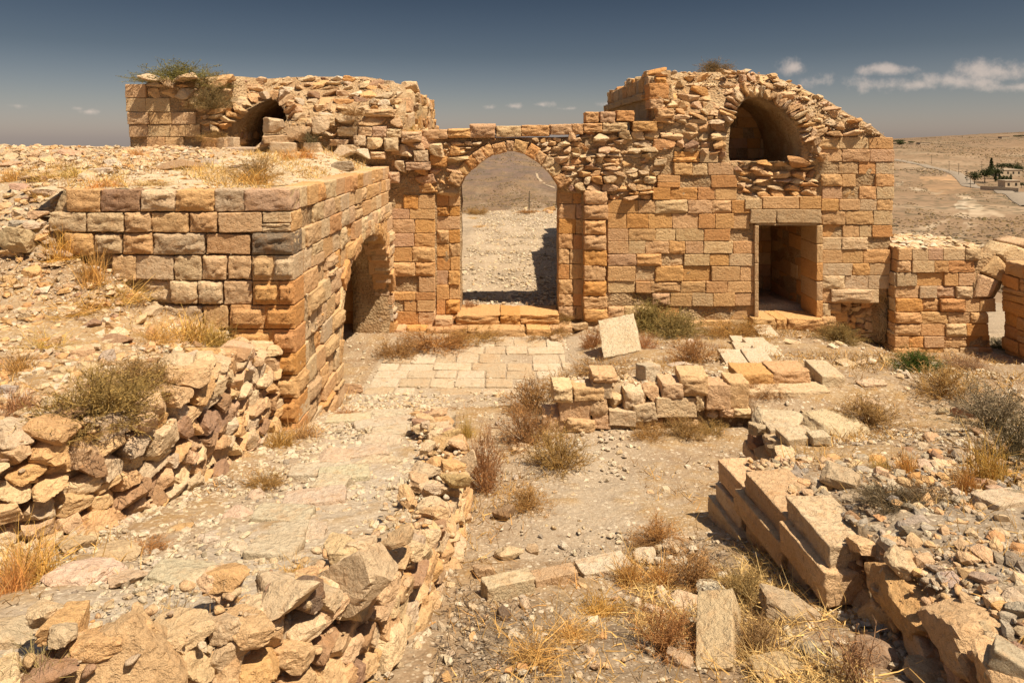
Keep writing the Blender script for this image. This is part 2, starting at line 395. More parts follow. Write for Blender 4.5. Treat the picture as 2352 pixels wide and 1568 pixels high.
def zg(X, Y):
    """height of the ground at (X, Y)"""
    X = np.asarray(X, dtype=float); Y = np.asarray(Y, dtype=float)
    pit = np.interp(Y, PITY, PITZ)
    pit = pit + np.clip(X-2.8, 0, 4)*0.10*(1-ss(9, 13, Y)) + .14*ss(1.2, 2.3, X)*(1-ss(5.6, 7.2, Y))
    z = pit
    # upper court in front of the door, held by the low wall
    e = np.interp(Y, [9, 10.1, 10.6, 12, 13.5, 15, 16.3, 17.5], [.62, .56, .5, .27, .02, -.22, -.36, -.36]) - ss(6.8, 9.5, X)*.55*ss(11.5, 15.5, Y)
    me = ss(.75, 1.0, X)*np.where(X < 3.55, ss(10.16, 10.26, Y), ss(8.6, 11.0, Y))
    # low side of the upper court falls gently to the paved court
    me = me*np.clip(ss(.9, 2.6, X)+(1-ss(10.6, 13.0, Y)), 0, 1)
    z = z*(1-me)+e*me
    # ramp
    k = np.interp(Y, KY, KX); mb = (1-ss(-.19, -.11, X-k))*(1-ss(10.2, 12.0, Y)); z = z*(1-mb)+np.interp(Y, RAMY, RAMZ)*mb
    # platform behind the right hand wall
    r = np.interp(Y, RY, RX); d = np.interp(Y, [1, 2, 3, 4, 5, 6, 7, 8, 10], [1.95, 1.85, 1.72, 1.58, 1.42, 1.2, 1.02, .88, .6]) + np.clip(X-3.2, 0, 6)*.075 + .10*ss(2.5, 3.0, X)*(1-ss(5.2, 6.8, Y))
    md = ss(.13, .20, X-r)*np.where(X < 3.4, 1-ss(7.92, 8.0, Y), 1-ss(6.8, 9.6, Y)); z = z*(1-md)+d*md
    # hillside on the left
    l = np.interp(Y, LY, LX); ma = (1-ss(-.26, -.18, X-l))*(1-ss(9.05, 9.06, Y)); ma = np.where(Y >= 9.06, 1-ss(-6.05, -5.95, X), ma)
    z = np.where(ma > 0, z*(1-ma)+hill(X, Y)*ma, z)
    # beyond the gate: a dusty yard, then the edge of the castle hill
    back = ss(17.2, 17.6, Y)*(X > -6.0)
    yard = 0.02*np.sin(X*.7)+np.where(X > 5, -ss(7, 11, X)*.9-np.clip(Y-18, 0, 60)*.19*ss(6.5, 10, X), 0)
    z = z*(1-back)+yard*back
    z = z-np.clip(Y-40.5-1.2*np.sin(X*.5), 0, 30)*.55
    z = z-np.clip(np.abs(X)-25, 0, 100)*.12
    return z
def G(x, y, lo=2.0, hi=46):
    """where the ray through a point of the photograph meets the ground"""
    Ys = np.arange(lo, hi, .015); X = (x-CX)/F*Ys; zr = EYE-(y-HY)/F*Ys
    h = zr < zg(X, Ys)
    i = int(np.argmax(h)) if h.any() else len(Ys)-1
    return float(X[i]), float(Ys[i]), float(zg(X[i], Ys[i]))

def axis(parts):
    out = []
    for a, b, s in parts: out += list(np.arange(a, b, s))
    return np.array(out+[parts[-1][1]])
def build_ground():
    xs = axis([(-60, -20, 2.0), (-20, -9, .4), (-9, -6.6, .12), (-6.6, 6.4, .055), (6.4, 10, .12), (10, 20, .4), (20, 60, 2.0)])
    ys = axis([(-4, 1.6, .3), (1.6, 12.8, .055), (12.8, 18.2, .11), (18.2, 30, .3), (30, 47, .5)])
    Xg, Yg = np.meshgrid(xs, ys); X = Xg.ravel(); Y = Yg.ravel(); Z = zg(X, Y)
    n1 = np.empty(len(X)); n2 = np.empty(len(X))
    for i in range(len(X)):
        n1[i] = mn.fractal(Vector((X[i]*.9, Y[i]*.9, 3.3)), 1.0, 2.0, 3); n2[i] = mn.fractal(Vector((X[i]*5.5, Y[i]*5.5, 8.1)), .9, 2.1, 3)
    paved = (X > -2.8)*(X < 1.9)*(Y > 11.5)*(Y < 16.1)
    Z = Z+(n1*.045+n2*.02)*np.where(paved, .12, 1)
    gate_yard = ss(17, 18, Y)
    # natural colours: pale dust where people walk, brown earth and straw litter at the sides
    dust = np.array((.345, .275, .195)); earth = np.array((.255, .17, .097)); straw = np.array((.33, .205, .082)); ash = np.array((.17, .137, .10))
    k = np.interp(Y, KY, KX); path = np.exp(-((X-(k-1.15))/.75)**2)*(Y < 11)*(Y > 2) + np.exp(-((X-(.9+.1*(Y-8)))/.9)**2)*(Y > 6)*(Y < 11.5)+paved+gate_yard
    w = np.clip(path+n1*.55+.12, 0, 1)[:, None]
    ramp_ = ((X < k-.1)*(Y < 12.6)*(X > -3.2))[:, None]; dust = dust*(1-ramp_)+np.array((.40, .335, .255))*ramp_; col = earth*(1-w)+dust*w
    s = np.clip((n1*1.2+n2*.7)*1.2+.12-path*.8, 0, .8)[:, None]; col = col*(1-s)+straw*s
    mound = np.clip((1.6*n1+.75)*ss(2.45, 2.9, X)*(1-ss(5.6, 6.8, Y))*(Y > 1), 0, .85)[:, None]; col = col*(1-mound)+np.array((.25, .205, .155))*mound
    litter = np.clip((.9-np.abs(Y-4.6))*(X > -.3)*(X < 1.3)+n2*.6, 0, .7)[:, None]*((X > -.4)*(X < 2.2)*(Y < 6.2))[:, None]
    col = col*(1-litter)+ash*litter
    yd = (Y > 17.3)[:, None]; col = np.where(yd, np.array((.32, .25, .175))*(1+n1[:, None]*.35+n2[:, None]*.25), col)
    terr = ((X < -5.8)*(Y > 9))[:, None]; col = np.where(terr, col*.5+np.array((.46, .365, .25))*.5, col)
    nx, ny = len(xs), len(ys); i = np.arange(nx*ny).reshape(ny, nx)
    f = np.stack([i[:-1, :-1], i[:-1, 1:], i[1:, 1:], i[1:, :-1]], -1).reshape(-1, 4)
    o = link('ground', mesh_np('ground', np.stack([X, Y, Z], 1), f, M_GROUND, True, col), kind='structure')
    return o
GROUND = build_ground(); BASE[GROUND.name] = Vector((0, 0, 0))

# far valley and hills
def fprof(a, D):
    lD = np.log(D)
    r = np.interp(lD, np.log([36, 60, 100, 150, 250, 420, 600, 800, 1100, 1500, 2500, 12000]), [-7, -11, -15, -19.5, -23, -25.5, -22, -11, 0, 4.5, -60, -300]) + np.clip(a-.57, -.2, .6)*70*ss(600, 1300, D)
    c = np.interp(lD, np.log([36, 42, 46, 60, 150, 400, 900, 1500, 2200, 3200, 4200, 7000, 12000]), [-1, -1.5, -4, -12, -48, -95, -150, -165, -138, -60, -130, -112, -300]) - np.clip(np.abs(a+.02)-.02, 0, .3)*120*ss(2200, 3200, D)
    k = ss(.13, .42, a)
    return c*(1-k)+r*k
def fnoise(X, Y, D, k):
    g = mn.fractal(Vector((X/330, Y/330, .7)), 1.0, 2.1, 5); s = mn.fractal(Vector((X/60, Y/60, 4.7)), 1.0, 2.1, 4)
    rid = abs(mn.noise(Vector((X/240+9, Y/420, 2.2))))
    far = float(ss(900, 2200, D)); near = float(ss(60, 160, D))
    return g*(22*far*(1-k)+5*far*k)+s*(1.5*near+4*far*(1-k))-rid*26*far*(1-k)
def build_hills():
    A = np.concatenate([np.linspace(-1.3, -.12, 50), np.linspace(-.11, .12, 170), np.linspace(.13, .52, 60), np.linspace(.525, .80, 190), np.linspace(.81, 1.5, 40)])
    D = np.concatenate([np.geomspace(36, 1000, 170), np.geomspace(1030, 4300, 110), np.geomspace(4600, 12000, 10)])
    Ag, Dg = np.meshgrid(A, D); a = Ag.ravel(); d = Dg.ravel(); X = a*d; Y = d; Z = fprof(a, d); k = ss(.13, .42, a)
    nz = np.array([fnoise(X[i], Y[i], d[i], k[i]) for i in range(len(X))]); Z = Z+nz
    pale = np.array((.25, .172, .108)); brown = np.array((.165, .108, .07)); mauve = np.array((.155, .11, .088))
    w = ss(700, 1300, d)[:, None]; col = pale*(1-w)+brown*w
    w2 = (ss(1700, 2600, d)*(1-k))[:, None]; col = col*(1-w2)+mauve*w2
    ero = np.array([mn.fractal(Vector((X[i]/55, Y[i]/(110 if k[i] > .5 else 160), 3.9)), .85, 2.1, 5) for i in range(len(X))])
    w3 = np.clip(ero*2.2-.3, 0, .55)[:, None]*np.where(k > .5, 1-.4*ss(900, 1400, d), 1-ss(1800, 2300, d))[:, None]; col = col*(1-w3)+np.array((.36, .27, .178))*w3
    # the ploughed field and the bare eroded tracks below the road
    na = len(A); i = np.arange(len(X)).reshape(len(D), na)
    f = np.stack([i[:-1, :-1], i[:-1, 1:], i[1:, 1:], i[1:, :-1]], -1).reshape(-1, 4)
    py = HY+(EYE-Z)/Y*F; pxx = CX+a*F
    for poly, c, amt in (([(2110, 405), (2215, 403), (2235, 440), (2150, 450), (2125, 430)], (.50, .30, .155), .9),
                    ([(2215, 452), (2250, 485), (2290, 490), (2250, 510), (2235, 540), (2200, 548), (2215, 505), (2190, 470)], (.66, .57, .43), .85),
                    ([(2060, 530), (2110, 520), (2190, 500), (2160, 515), (2110, 545), (2060, 548)], (.62, .52, .37), .8),
                    ([(2058, 420), (2075, 418), (2070, 428), (2058, 428)], (.64, .55, .41), .8), ([(2085, 428), (2130, 436), (2150, 446), (2100, 440)], (.62, .53, .39), .8)):
        m = (inpoly(pxx, py, poly)*np.clip(.35+1.6*np.array([mn.fractal(Vector((X[i]/9, Y[i]/22, 6.1)), .8, 2.1, 4) if 1900 < pxx[i] < 2400 and d[i] < 1500 else 0 for i in range(len(X))]), 0, 1)*amt)[:, None] if amt < .9 else (inpoly(pxx, py, poly)*amt*.7)[:, None]; col = col*(1-m)+np.array(c)*m
    def seg_dist(pts):
        dd = np.full(len(pxx), 1e9)
        for (x1, y1), (x2, y2) in zip(pts[:-1], pts[1:]):
            ax, ay, bx, by = x1, y1*2.2, x2, y2*2.2; t_ = np.clip(((pxx-ax)*(bx-ax)+(py*2.2-ay)*(by-ay))/((bx-ax)**2+(by-ay)**2), 0, 1); dd = np.minimum(dd, np.hypot(pxx-ax-t_*(bx-ax), py*2.2-ay-t_*(by-ay)))
        return dd
    wob = 1+1.6*ero
    for pts, wd in (([(2205, 446), (2232, 463), (2242, 476), (2238, 492), (2250, 500), (2232, 512), (2222, 526), (2204, 540), (2185, 548)], 13), ([(2058, 546), (2090, 538), (2130, 526), (2165, 511), (2190, 500), (2215, 490)], 8), ([(2062, 424), (2100, 432), (2150, 445), (2165, 440)], 7), ([(2240, 490), (2275, 488), (2300, 496)], 9)):
        m = (np.clip((wd*wob-seg_dist(pts))/6, 0, 1)*(k > .6))[:, None]*.9; col = col*(1-m)+np.array((.47, .375, .26))*m
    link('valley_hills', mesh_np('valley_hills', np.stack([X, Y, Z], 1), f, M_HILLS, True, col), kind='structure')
build_hills()
def FG(x, y, lo=90, hi=4000):
    """where the ray through a point of the photograph meets the far terrain"""
    Ds = np.geomspace(lo, hi, 900); a = (x-CX)/F; zr = EYE-(y-HY)/F*Ds; k = float(ss(.13, .42, a)); zt = fprof(a, Ds)
    for d, r, b in zip(Ds, zr, zt):
        if r < b+8:
            zz = b+fnoise(a*d, d, d, k)
            if r < zz: return a*d, d, zz
    return a*hi, hi, EYE-(y-HY)/F*hi
# ------------------------------------------------------------------ masonry builders
class Facade:
    """a wall face: s runs along it, z up, d outwards; lean(s, z) sets the face back"""
    def __init__(f, ox, oy, ux, uy, lean=None): f.o = (ox, oy); f.u = (ux, uy); f.nrm = (uy, -ux); f.rot = math.atan2(uy, ux); f.lean = lean
    def pt(f, s, z, d=0.0):
        if f.lean: d = d-f.lean(s, z)
        return (f.o[0]+f.u[0]*s+f.nrm[0]*d, f.o[1]+f.u[1]*s+f.nrm[1]*d, z)
def poly(px, Y): return [(PX(x, Y), PZ(y, Y)) for x, y in px]
COUNT = {}
LEFTOVER = {}
def stone(th, name, lib, loc, rot, dims, pal, color=None):
    k = (th.name, name); COUNT[k] = COUNT.get(k, 0)+1
    if COUNT[k] > 295: LEFTOVER.setdefault(th.name, []).append((loc, dims, pick(pal))); return None
    o = link(name, random.choice(lib), th, loc, rot, dims, color or pick(pal))
    return o

def core(th, name, fac, outers, holes, thick, cell=.13, recess=.06, amp=.045, mat=None, segs=3):
    """the rubble and mortar heart of a wall: an outline with openings, given thickness and a rough face"""
    allp = [p for q in outers+holes for p in q]
    s0, s1 = min(p[0] for p in allp)-cell, max(p[0] for p in allp)+cell; z0, z1 = min(p[1] for p in allp)-cell, max(p[1] for p in allp)+cell
    ns, nz = int((s1-s0)/cell)+1, int((z1-z0)/cell)+1
    cs, cz = np.meshgrid(s0+(np.arange(ns)+.5)*cell, z0+(np.arange(nz)+.5)*cell, indexing='ij')
    ins = np.zeros(cs.shape, bool)
    for q in outers: ins |= inpoly(cs, cz, q)
    for q in holes: ins &= ~inpoly(cs, cz, q)
    segl = []
    for q in outers+holes:
        for i in range(len(q)): segl.append((q[i], q[(i+1) % len(q)]))
    A = np.array([a for a, b in segl]); B = np.array([b for a, b in segl]); AB = B-A; L2 = (AB**2).sum(1)+1e-12
    V = []; idx = {}; F4 = []
    pad = np.pad(ins, 1)
    def lat(i, j):
        around = pad[i:i+2, j:j+2]; p = np.array((s0+i*cell, z0+j*cell))
        if not around.all():
            t = np.clip(((p-A)*AB).sum(1)/L2, 0, 1); q = A+AB*t[:, None]; dd = ((q-p)**2).sum(1); m = dd.argmin()
            if dd[m] < (cell*.95)**2: p = q[m]
        return p
    def vert(i, j, k):
        key = (i, j, k)
        if key in idx: return idx[key]
        p = lat(i, j); e = Vector((p[0]*2.3+fac.o[0], p[1]*2.3, k*1.7+fac.o[1]))
        nz_ = mn.fractal(e, .9, 2.1, 4)
        if k == 0: d = -recess+nz_*amp*1.6; q = fac.pt(p[0], p[1], d)
        else:
            front = fac.lean(p[0], p[1]) if fac.lean else 0
            w = k/segs; d = -(recess+front)*(1-w)-max(thick, recess+front+.15)*w
            sj = nz_*amp*.8; n0 = fac.nrm
            q = (fac.o[0]+fac.u[0]*(p[0]+sj)+n0[0]*d, fac.o[1]+fac.u[1]*(p[0]+sj)+n0[1]*d, p[1]+mn.noise(e*1.3)*amp*.8)
        idx[key] = len(V); V.append(q); return idx[key]
    for i in range(ns):
        for j in range(nz):
            if not ins[i, j]: continue
            F4.append((vert(i, j, 0), vert(i+1, j, 0), vert(i+1, j+1, 0), vert(i, j+1, 0)))
            F4.append((vert(i, j, segs), vert(i, j+1, segs), vert(i+1, j+1, segs), vert(i+1, j, segs)))
            for di, dj, a, b in ((-1, 0, (i, j+1), (i, j)), (1, 0, (i+1, j), (i+1, j+1)), (0, -1, (i, j), (i+1, j)), (0, 1, (i+1, j+1), (i, j+1))):
                if not pad[i+1+di, j+1+dj]:
                    for k in range(segs): F4.append((vert(*a, k), vert(*a, k+1), vert(*b, k+1), vert(*b, k)))
    F4 = [f[::-1] if False else f for f in F4]
    return link(name, mesh_np(name, V, F4, mat or M_CORE), th, tuple(BASE[th.name])) if False else _core_link(th, name, V, F4, mat)
def _core_link(th, name, V, F4, mat):
    V = np.array(V)-np.array(BASE[th.name][:])
    o = bpy.data.objects.new(name, mesh_np(name, V, F4, mat or M_CORE)); C.objects.link(o); o.parent = th
    return o

def wfun(outers, holes):
    def f(s, z):
        r = np.zeros(np.shape(s), bool)
        for q in outers: r |= inpoly(s, z, q)
        for q in holes: r &= ~inpoly(s, z, q)
        return r
    return f
def intervals(fn, z0, z1, s0, s1, step=.02, need=3):
    ss_ = np.arange(s0, s1, step); h = z1-z0; ok = np.zeros(len(ss_), int)
    for k in (.15, .5, .85): ok += fn(ss_, np.full(len(ss_), z0+k*h))
    m = ok >= need; out = []; st = None
    for i, b in enumerate(m):
        if b and st is None: st = ss_[i]
        if (not b or i == len(m)-1) and st is not None: out.append((st, ss_[i])); st = None
    return out
def split(a, b, wmin, wmax):
    ws = []; tot = b-a
    while sum(ws) < tot-1e-6: ws.append(random.uniform(wmin, wmax))
    if len(ws) > 1 and ws[-1] > 0 and sum(ws)-tot > ws[-1]*.5: ws.pop()
    k = tot/sum(ws); return [w*k for w in ws]
def wpick(libs):
    r = random.random()*sum(w for _, w in libs)
    for l, w in libs:
        r -= w
        if r <= 0: return l
    return libs[-1][0]
def courses(th, fac, outers, holes, rows, wr, libs, pal, name='ashlar_block', depth=.36, gap=.008, push=.022, miss=0.0, need=2, tilt=.008, recess=0.0, grow=0.0):
    """lay squared blocks in level courses inside an outline"""
    fn = wfun(outers, holes); allp = [p for q in outers for p in q]; s0, s1 = min(p[0] for p in allp), max(p[0] for p in allp)
    for k in range(len(rows)-1):
        z1, z0 = rows[k], rows[k+1]; h = z1-z0
        for a, b in intervals(fn, z0, z1, s0, s1, need=need):
            if b-a < .1: continue
            x = a
            for w in split(a, b, *wr):
                cx = x+w/2; x += w
                if random.random() < miss: continue
                d = -depth/2+random.uniform(-push, push*.6)-recess
                g = gap*random.uniform(.6, 1.7); q = random.random()
                if q < .09: d -= random.uniform(.04, .09)
                if .09 < q < .125 and w > .3:      # a place patched with two thinner stones
                    m_ = z0+h*random.uniform(.35, .65)
                    for za, zb in ((z0, m_), (m_, z1)): stone(th, name, wpick(libs), fac.pt(cx, (za+zb)/2, d), (random.gauss(0, tilt), random.gauss(0, tilt*2), fac.rot+random.gauss(0, tilt*2)), (max(.05, w-g), depth, zb-za-gap), pal)
                    continue
                stone(th, name, wpick(libs), fac.pt(cx, (z0+z1)/2, d), (random.gauss(0, tilt), random.gauss(0, tilt), fac.rot+random.gauss(0, tilt*1.4)),
                      (max(.05, w-g)+grow, depth, h-gap*random.uniform(.4, 2.6)+grow), pal)
def rubble(th, fac, outers, holes, hr, wr, pal, libs=None, name='rubble_stone', depth=.3, push=.06, need=2, tilt=.10, over=1.12, skip=.0):
    """lay rough stones in uneven courses inside an outline"""
    libs = libs or [(L_RUB, 3), (L_ROCK, 1)]
    fn = wfun(outers, holes); allp = [p for q in outers for p in q]; s0, s1 = min(p[0] for p in allp), max(p[0] for p in allp)
    z = min(p[1] for p in allp); top = max(p[1] for p in allp)
    while z < top:
        h = random.uniform(*hr)
        for a, b in intervals(fn, z, z+h, s0, s1, need=need):
            if b-a < .05: continue
            x = a
            for w in split(a, b, *wr):
                cx = x+w/2; x += w
                if random.random() < skip: continue
                hh = h*random.uniform(.75, 1.2); dd = depth*random.uniform(.8, 1.2)
                stone(th, name, wpick(libs), fac.pt(cx, z+h/2+random.uniform(-.02, .02), .06-dd/2+random.uniform(-push, push)),
                      (random.gauss(0, tilt), random.gauss(0, tilt*1.3), fac.rot+random.gauss(0, tilt*1.5)), (w*over, dd, hh*over), pal)
        z += h*.96
def put(th, fac, s0, s1, z0, z1, lib, pal=None, color=None, depth=.36, d=0.0, name='ashlar_block', ang=0.0, tilt=.012):
    return stone(th, name, lib, fac.pt((s0+s1)/2, (z0+z1)/2, d-depth/2), (random.gauss(0, tilt), -ang+random.gauss(0, tilt), fac.rot+random.gauss(0, tilt)), (abs(s1-s0), depth, abs(z1-z0)), pal or P_ASH, color)
def arch(th, fac, curve, t, n, lib, pal, depth=.45, name='voussoir', d=0.02, jit=.05, vary=.15):
    P = np.array(curve); seg = np.linalg.norm(np.diff(P, axis=0), axis=1); cum = np.concatenate([[0], np.cumsum(seg)])
    at = lambda u: np.array((np.interp(u, cum, P[:, 0]), np.interp(u, cum, P[:, 1])))
    us = np.linspace(0, cum[-1], n+1); us[1:-1] += RNG.uniform(-.15, .15, n-1)*cum[-1]/n
    for i in range(n):
        a, b = at(us[i]), at(us[i+1]); tg = b-a; w = np.linalg.norm(tg); tg /= w; nr = np.array((-tg[1], tg[0])); tt = t*random.uniform(1-vary, 1+vary)
        c = (a+b)/2+nr*tt/2; ang = math.atan2(tg[1], tg[0])+random.gauss(0, jit)
        stone(th, name, random.choice(lib) if isinstance(lib[0], list) else lib, fac.pt(c[0], c[1], d-depth/2+random.uniform(-.04, .03)), (random.gauss(0, .03), -ang, fac.rot+random.gauss(0, .03)), (w*1.12, depth, tt), pal)
def chips(th, name, fac, outers, holes, n, smin, smax, pal, d0=-.06, d1=.03, shapes=None):
    """small stones and spalls wedged in a wall face, joined into one part"""
    fn = wfun(outers, holes); allp = np.array([p for q in outers for p in q]); lo, hi = allp.min(0), allp.max(0); pts = []; guard = 0
    while len(pts) < n and guard < 60:
        guard += 1
        s = RNG.uniform(lo[0], hi[0], n); z = RNG.uniform(lo[1], hi[1], n); m = fn(s, z)
        pts += [fac.pt(a, b, random.uniform(d0, d1)) for a, b in zip(s[m], z[m])]
    pts = np.array(pts[:n])-np.array(BASE[th.name][:])
    me = scatter_mesh(name, pts, RNG.uniform(smin, 1, len(pts))**2*(smax-smin)+smin, cols_of(pal, len(pts)), shapes=shapes)
    o = bpy.data.objects.new(name, me); C.objects.link(o); o.parent = th; o['kind'] = 'stuff'; return o
def leftovers(th):
    L = LEFTOVER.pop(th.name, None)
    if not L: return
    pts = np.array([l[0] for l in L])-np.array(BASE[th.name][:]); sz = np.array([max(l[1])*.9 for l in L]); me = scatter_mesh('small_rubble', pts, sz, np.array([l[2] for l in L]), shapes=_smaller, flat=.6, smooth=True)
    o = bpy.data.objects.new('small_rubble', me); C.objects.link(o); o.parent = th; o['kind'] = 'stuff'
LIB_A = [(L_ASH, 5), (L_WORN, 2.2), (L_QUARRY, .8)]
LIB_B = [(L_WORN, 3), (L_QUARRY, 4), (L_ASH, 1.5)]
LIB_W = [(L_WORN, 4), (L_QUARRY, 2), (L_ASH, 1)]

# ------------------------------------------------------------------ the gateway
YG = 16.7
def zrow(ys, Y): return [PZ(y, Y) for y in ys]
def wing(s, z):                                          # the door jambs stand back from the wings beside them
    x = CX+s/YG*F; y = HY+(EYE-z)/YG*F
    return .17 if 999 < x < 1339 and y > 440 else 0.0
gate = thing('gateway', (0, YG, -.46), 'ruined stone gateway with a broad pointed arch between the two ruined towers', 'gateway')
FG_ = Facade(0, YG, 1, 0, wing)
ARCHC = [(1057, 428), (1068, 404), (1097, 378), (1130, 356), (1166, 344), (1202, 352), (1240, 376), (1268, 402), (1284, 430)]
hole_gate = poly([(1057, 790)]+ARCHC+[(1284, 790)], YG)
core(gate, 'wall_core', FG_, [poly([(880, 770), (880, 400), (900, 330), (930, 318), (1030, 317), (1340, 315), (1345, 300), (1420, 300), (1420, 770)], YG)], [hole_gate], .8, cell=.11)
rl = zrow([420, 448, 480, 504, 536, 567, 602, 635, 671, 690, 716, 745, 775], YG)
courses(gate, FG_, [poly([(899, 775), (899, 368), (945, 368), (945, 447), (999, 447), (999, 745)], YG)], [], zrow([368, 392], YG)+rl, (.32, .66), LIB_A, P_WARM, miss=.06)
rj = zrow([440, 475, 499, 530, 561, 592, 625, 658, 692, 726, 742], YG)
courses(gate, FG_, [poly([(1001, 742), (1001, 440), (1057, 440), (1057, 742)], YG)], [], rj, (.22, .42), LIB_A, P_WARM, depth=.5)
for y0, y1 in zip([438, 470, 505, 540, 575, 610, 645, 680, 708], [470, 505, 540, 575, 610, 645, 680, 708, 738]):
    cut = random.choice([1310, 1318, 1325])
    put(gate, FG_, PX(1284, YG), PX(cut, YG)-.01, PZ(y1, YG)+.01, PZ(y0, YG), random.choice([L_WORN, L_ASH]), P_WARM, depth=.6)
    put(gate, FG_, PX(cut, YG), PX(1340, YG), PZ(y1, YG)+.01, PZ(y0, YG), random.choice([L_WORN, L_ASH]), P_WARM, depth=.5)
    put(gate, FG_, PX(1341, YG), PX(1394+random.uniform(-5, 3), YG), PZ(y1, YG)+.01, PZ(y0, YG), random.choice([L_WORN, L_QUARRY]), P_WARM, depth=.5, d=.06)
arch(gate, FG_, poly(ARCHC, YG), .30, 13, L_WORN, P_ASH, depth=.6, jit=.03, d=.05)
for x0, x1, y0, y1 in [(1029.7, 1081, 295.5, 317), (1079, 1137, 284.6, 316.5), (1139.4, 1196, 289.5, 314.5), (1198, 1261.5, 288, 313), (1263.5, 1313, 285.5, 309.5), (1314, 1339, 285, 309), (971, 1028, 298, 320), (937, 969, 299.5, 319),
                       (1345, 1374, 258, 282), (1378, 1412, 257, 282), (1415, 1456, 255, 279), (1384, 1440, 282, 303), (1453, 1509, 279, 302), (1340, 1382, 284, 304)]:
    put(gate, FG_, PX(x0, YG), PX(x1, YG), PZ(y1, YG), PZ(y0, YG), random.choice([L_WORN, L_WORN, L_QUARRY]), P_ASH, depth=.55, d=.06, name='coping_block')
rubble(gate, FG_, [poly([(902, 447), (902, 340), (930, 322), (1000, 330), (1062, 345), (1085, 362), (1052, 400), (1052, 440), (1000, 445), (948, 447), (948, 370), (902, 366)], YG)], [hole_gate], (.19, .34), (.25, .52), P_ASH, libs=[(L_RUB, 3), (L_WORN, 2), (L_ROCK, 1)], depth=.4, push=.07)
rubble(gate, FG_, [poly([(1252, 350), (1300, 318), (1345, 303), (1400, 300), (1420, 318), (1420, 440), (1300, 440), (1310, 425), (1285, 380)], YG)], [], (.09, .19), (.14, .42), P_RUB, depth=.3, push=.09)
rubble(gate, FG_, [poly([(1000, 332), (1062, 322), (1120, 322), (1070, 352)], YG), poly([(1215, 320), (1340, 315), (1330, 330), (1255, 350)], YG)], [], (.08, .12), (.12, .3), P_RUB, depth=.25)
chips(gate, 'wall_chips', FG_, [poly([(902, 440), (905, 335), (1030, 318), (1342, 314), (1400, 302), (1418, 440)], YG)], [hole_gate], 350, .02, .07, P_RUB)
# threshold and steps
FS = Facade(0, YG-.12, 1, 0)
for x0, x1, y0, y1, dd, D in [(1048, 1147, 719, 742, .0, 1.0), (1148.5, 1195, 719, 742, .0, 1.0), (1196.5, 1283, 719, 742, .0, 1.0), (1077, 1204, 742, 768, .42, .55), (1209, 1262, 742, 768, .38, .5), (1001, 1040, 727, 745, .1, .4), (1262, 1312, 742, 768, .25, .5), (985, 1075, 744, 770, .3, .5)]:
    put(gate, FS, PX(x0, YG), PX(x1, YG), PZ(y1, YG), PZ(y0, YG), L_WORN, P_ASH, depth=D, d=dd, name='step_block')
for x0, x1, y0, y1, dd in [(898, 935, 745, 775, .1), (936, 990, 746, 775, .12), (897, 940, 775, 800, .25)]:
    put(gate, FS, PX(x0, YG), PX(x1, YG), PZ(y1, YG), PZ(y0, YG), L_QUARRY, P_WARM, depth=.5, d=dd)
leftovers(gate)

# ------------------------------------------------------------------ the right tower
def lean_rt(s, z):
    x = CX+s/YG*F; y = HY+(EYE-z)/YG*F
    l = max(0.0, z-4.75)*.55*(x > 1545)+max(0.0, z-4.75)*.12
    if 1692 < x < 1886 and 374 < y < 456: l += .16*min(1, (x-1692)/20, (1886-x)/12)
    if 1908 < x < 2036 and 690 < y: l += .45*min(1, (x-1908)/15, (2036-x)/6+.3)
    return l
rt = thing('ruined_tower', ((1720-CX)/F*YG, YG, -.46), 'ruined square tower with a doorway below an open barrel vault, low shrub on top', 'tower')
FR = Facade(0, YG, 1, 0, lean_rt)
VAULT = [(1676, 372), (1674, 330), (1680, 285), (1697, 250), (1722, 228), (1745, 221), (1775, 230), (1805, 252), (1828, 288), (1842, 330), (1840, 372)]
hv = poly(VAULT, YG); hd = poly([(1740, 742), (1740, 517), (1878, 517), (1878, 742)], YG)
core(rt, 'wall_core', FR, [poly([(1398, 780), (1398, 440), (1402, 330), (1465, 303), (1500, 276), (1501, 176), (1530, 160), (1640, 158), (1740, 158), (1800, 168), (1845, 186), (1905, 222), (1960, 264), (2010, 293), (2044, 320), (2053, 345), (2046, 560), (2040, 700), (2036, 800), (1980, 800)], YG)], [hv, hd], 7.4, cell=.13, segs=7)
# ashlar of the lower storey
rlft = zrow([347.7, 374, 402.6, 431, 459.7, 490.5, 525.6, 554, 583, 611.3, 646.5, 673, 703.6, 736, 762], YG)
pl = [poly([(1396, 762), (1396, 440), (1410, 461), (1495, 459), (1503, 432), (1515, 403), (1548, 403), (1548, 348), (1646, 348), (1650, 374), (1676, 374), (1692, 404), (1692, 457), (1722, 457), (1722, 517), (1738, 517), (1738, 735), (1700, 762)], YG)]
courses(rt, FR, pl, [hd], rlft, (.36, .78), LIB_A, P_ASH, miss=.02)
rrgt = zrow([314.7, 343, 372, 400, 429, 457.5, 484, 517, 545.4, 574, 604.7, 633, 664, 697, 730], YG)
pr = [poly([(1888, 730), (1888, 457), (1886, 376), (1872, 345), (1872, 315), (2047, 315), (2055, 345), (2052, 460), (2047, 580), (2043, 664), (1995, 697), (1915, 697), (1900, 730)], YG)]
courses(rt, FR, pr, [hd], rrgt, (.34, .70), LIB_A, P_ASH+[(CREAM, 3), (TAN, 2)], miss=.01)
for x0, x1, y0, y1 in [(1711, 1749, 457.5, 480), (1751, 1834, 452, 479), (1836, 1885, 452, 480), (1886, 1925, 457, 484)]:
    put(rt, FR, PX(x0, YG), PX(x1, YG), PZ(y1, YG), PZ(y0, YG), L_ASH, P_ASH, d=.03)
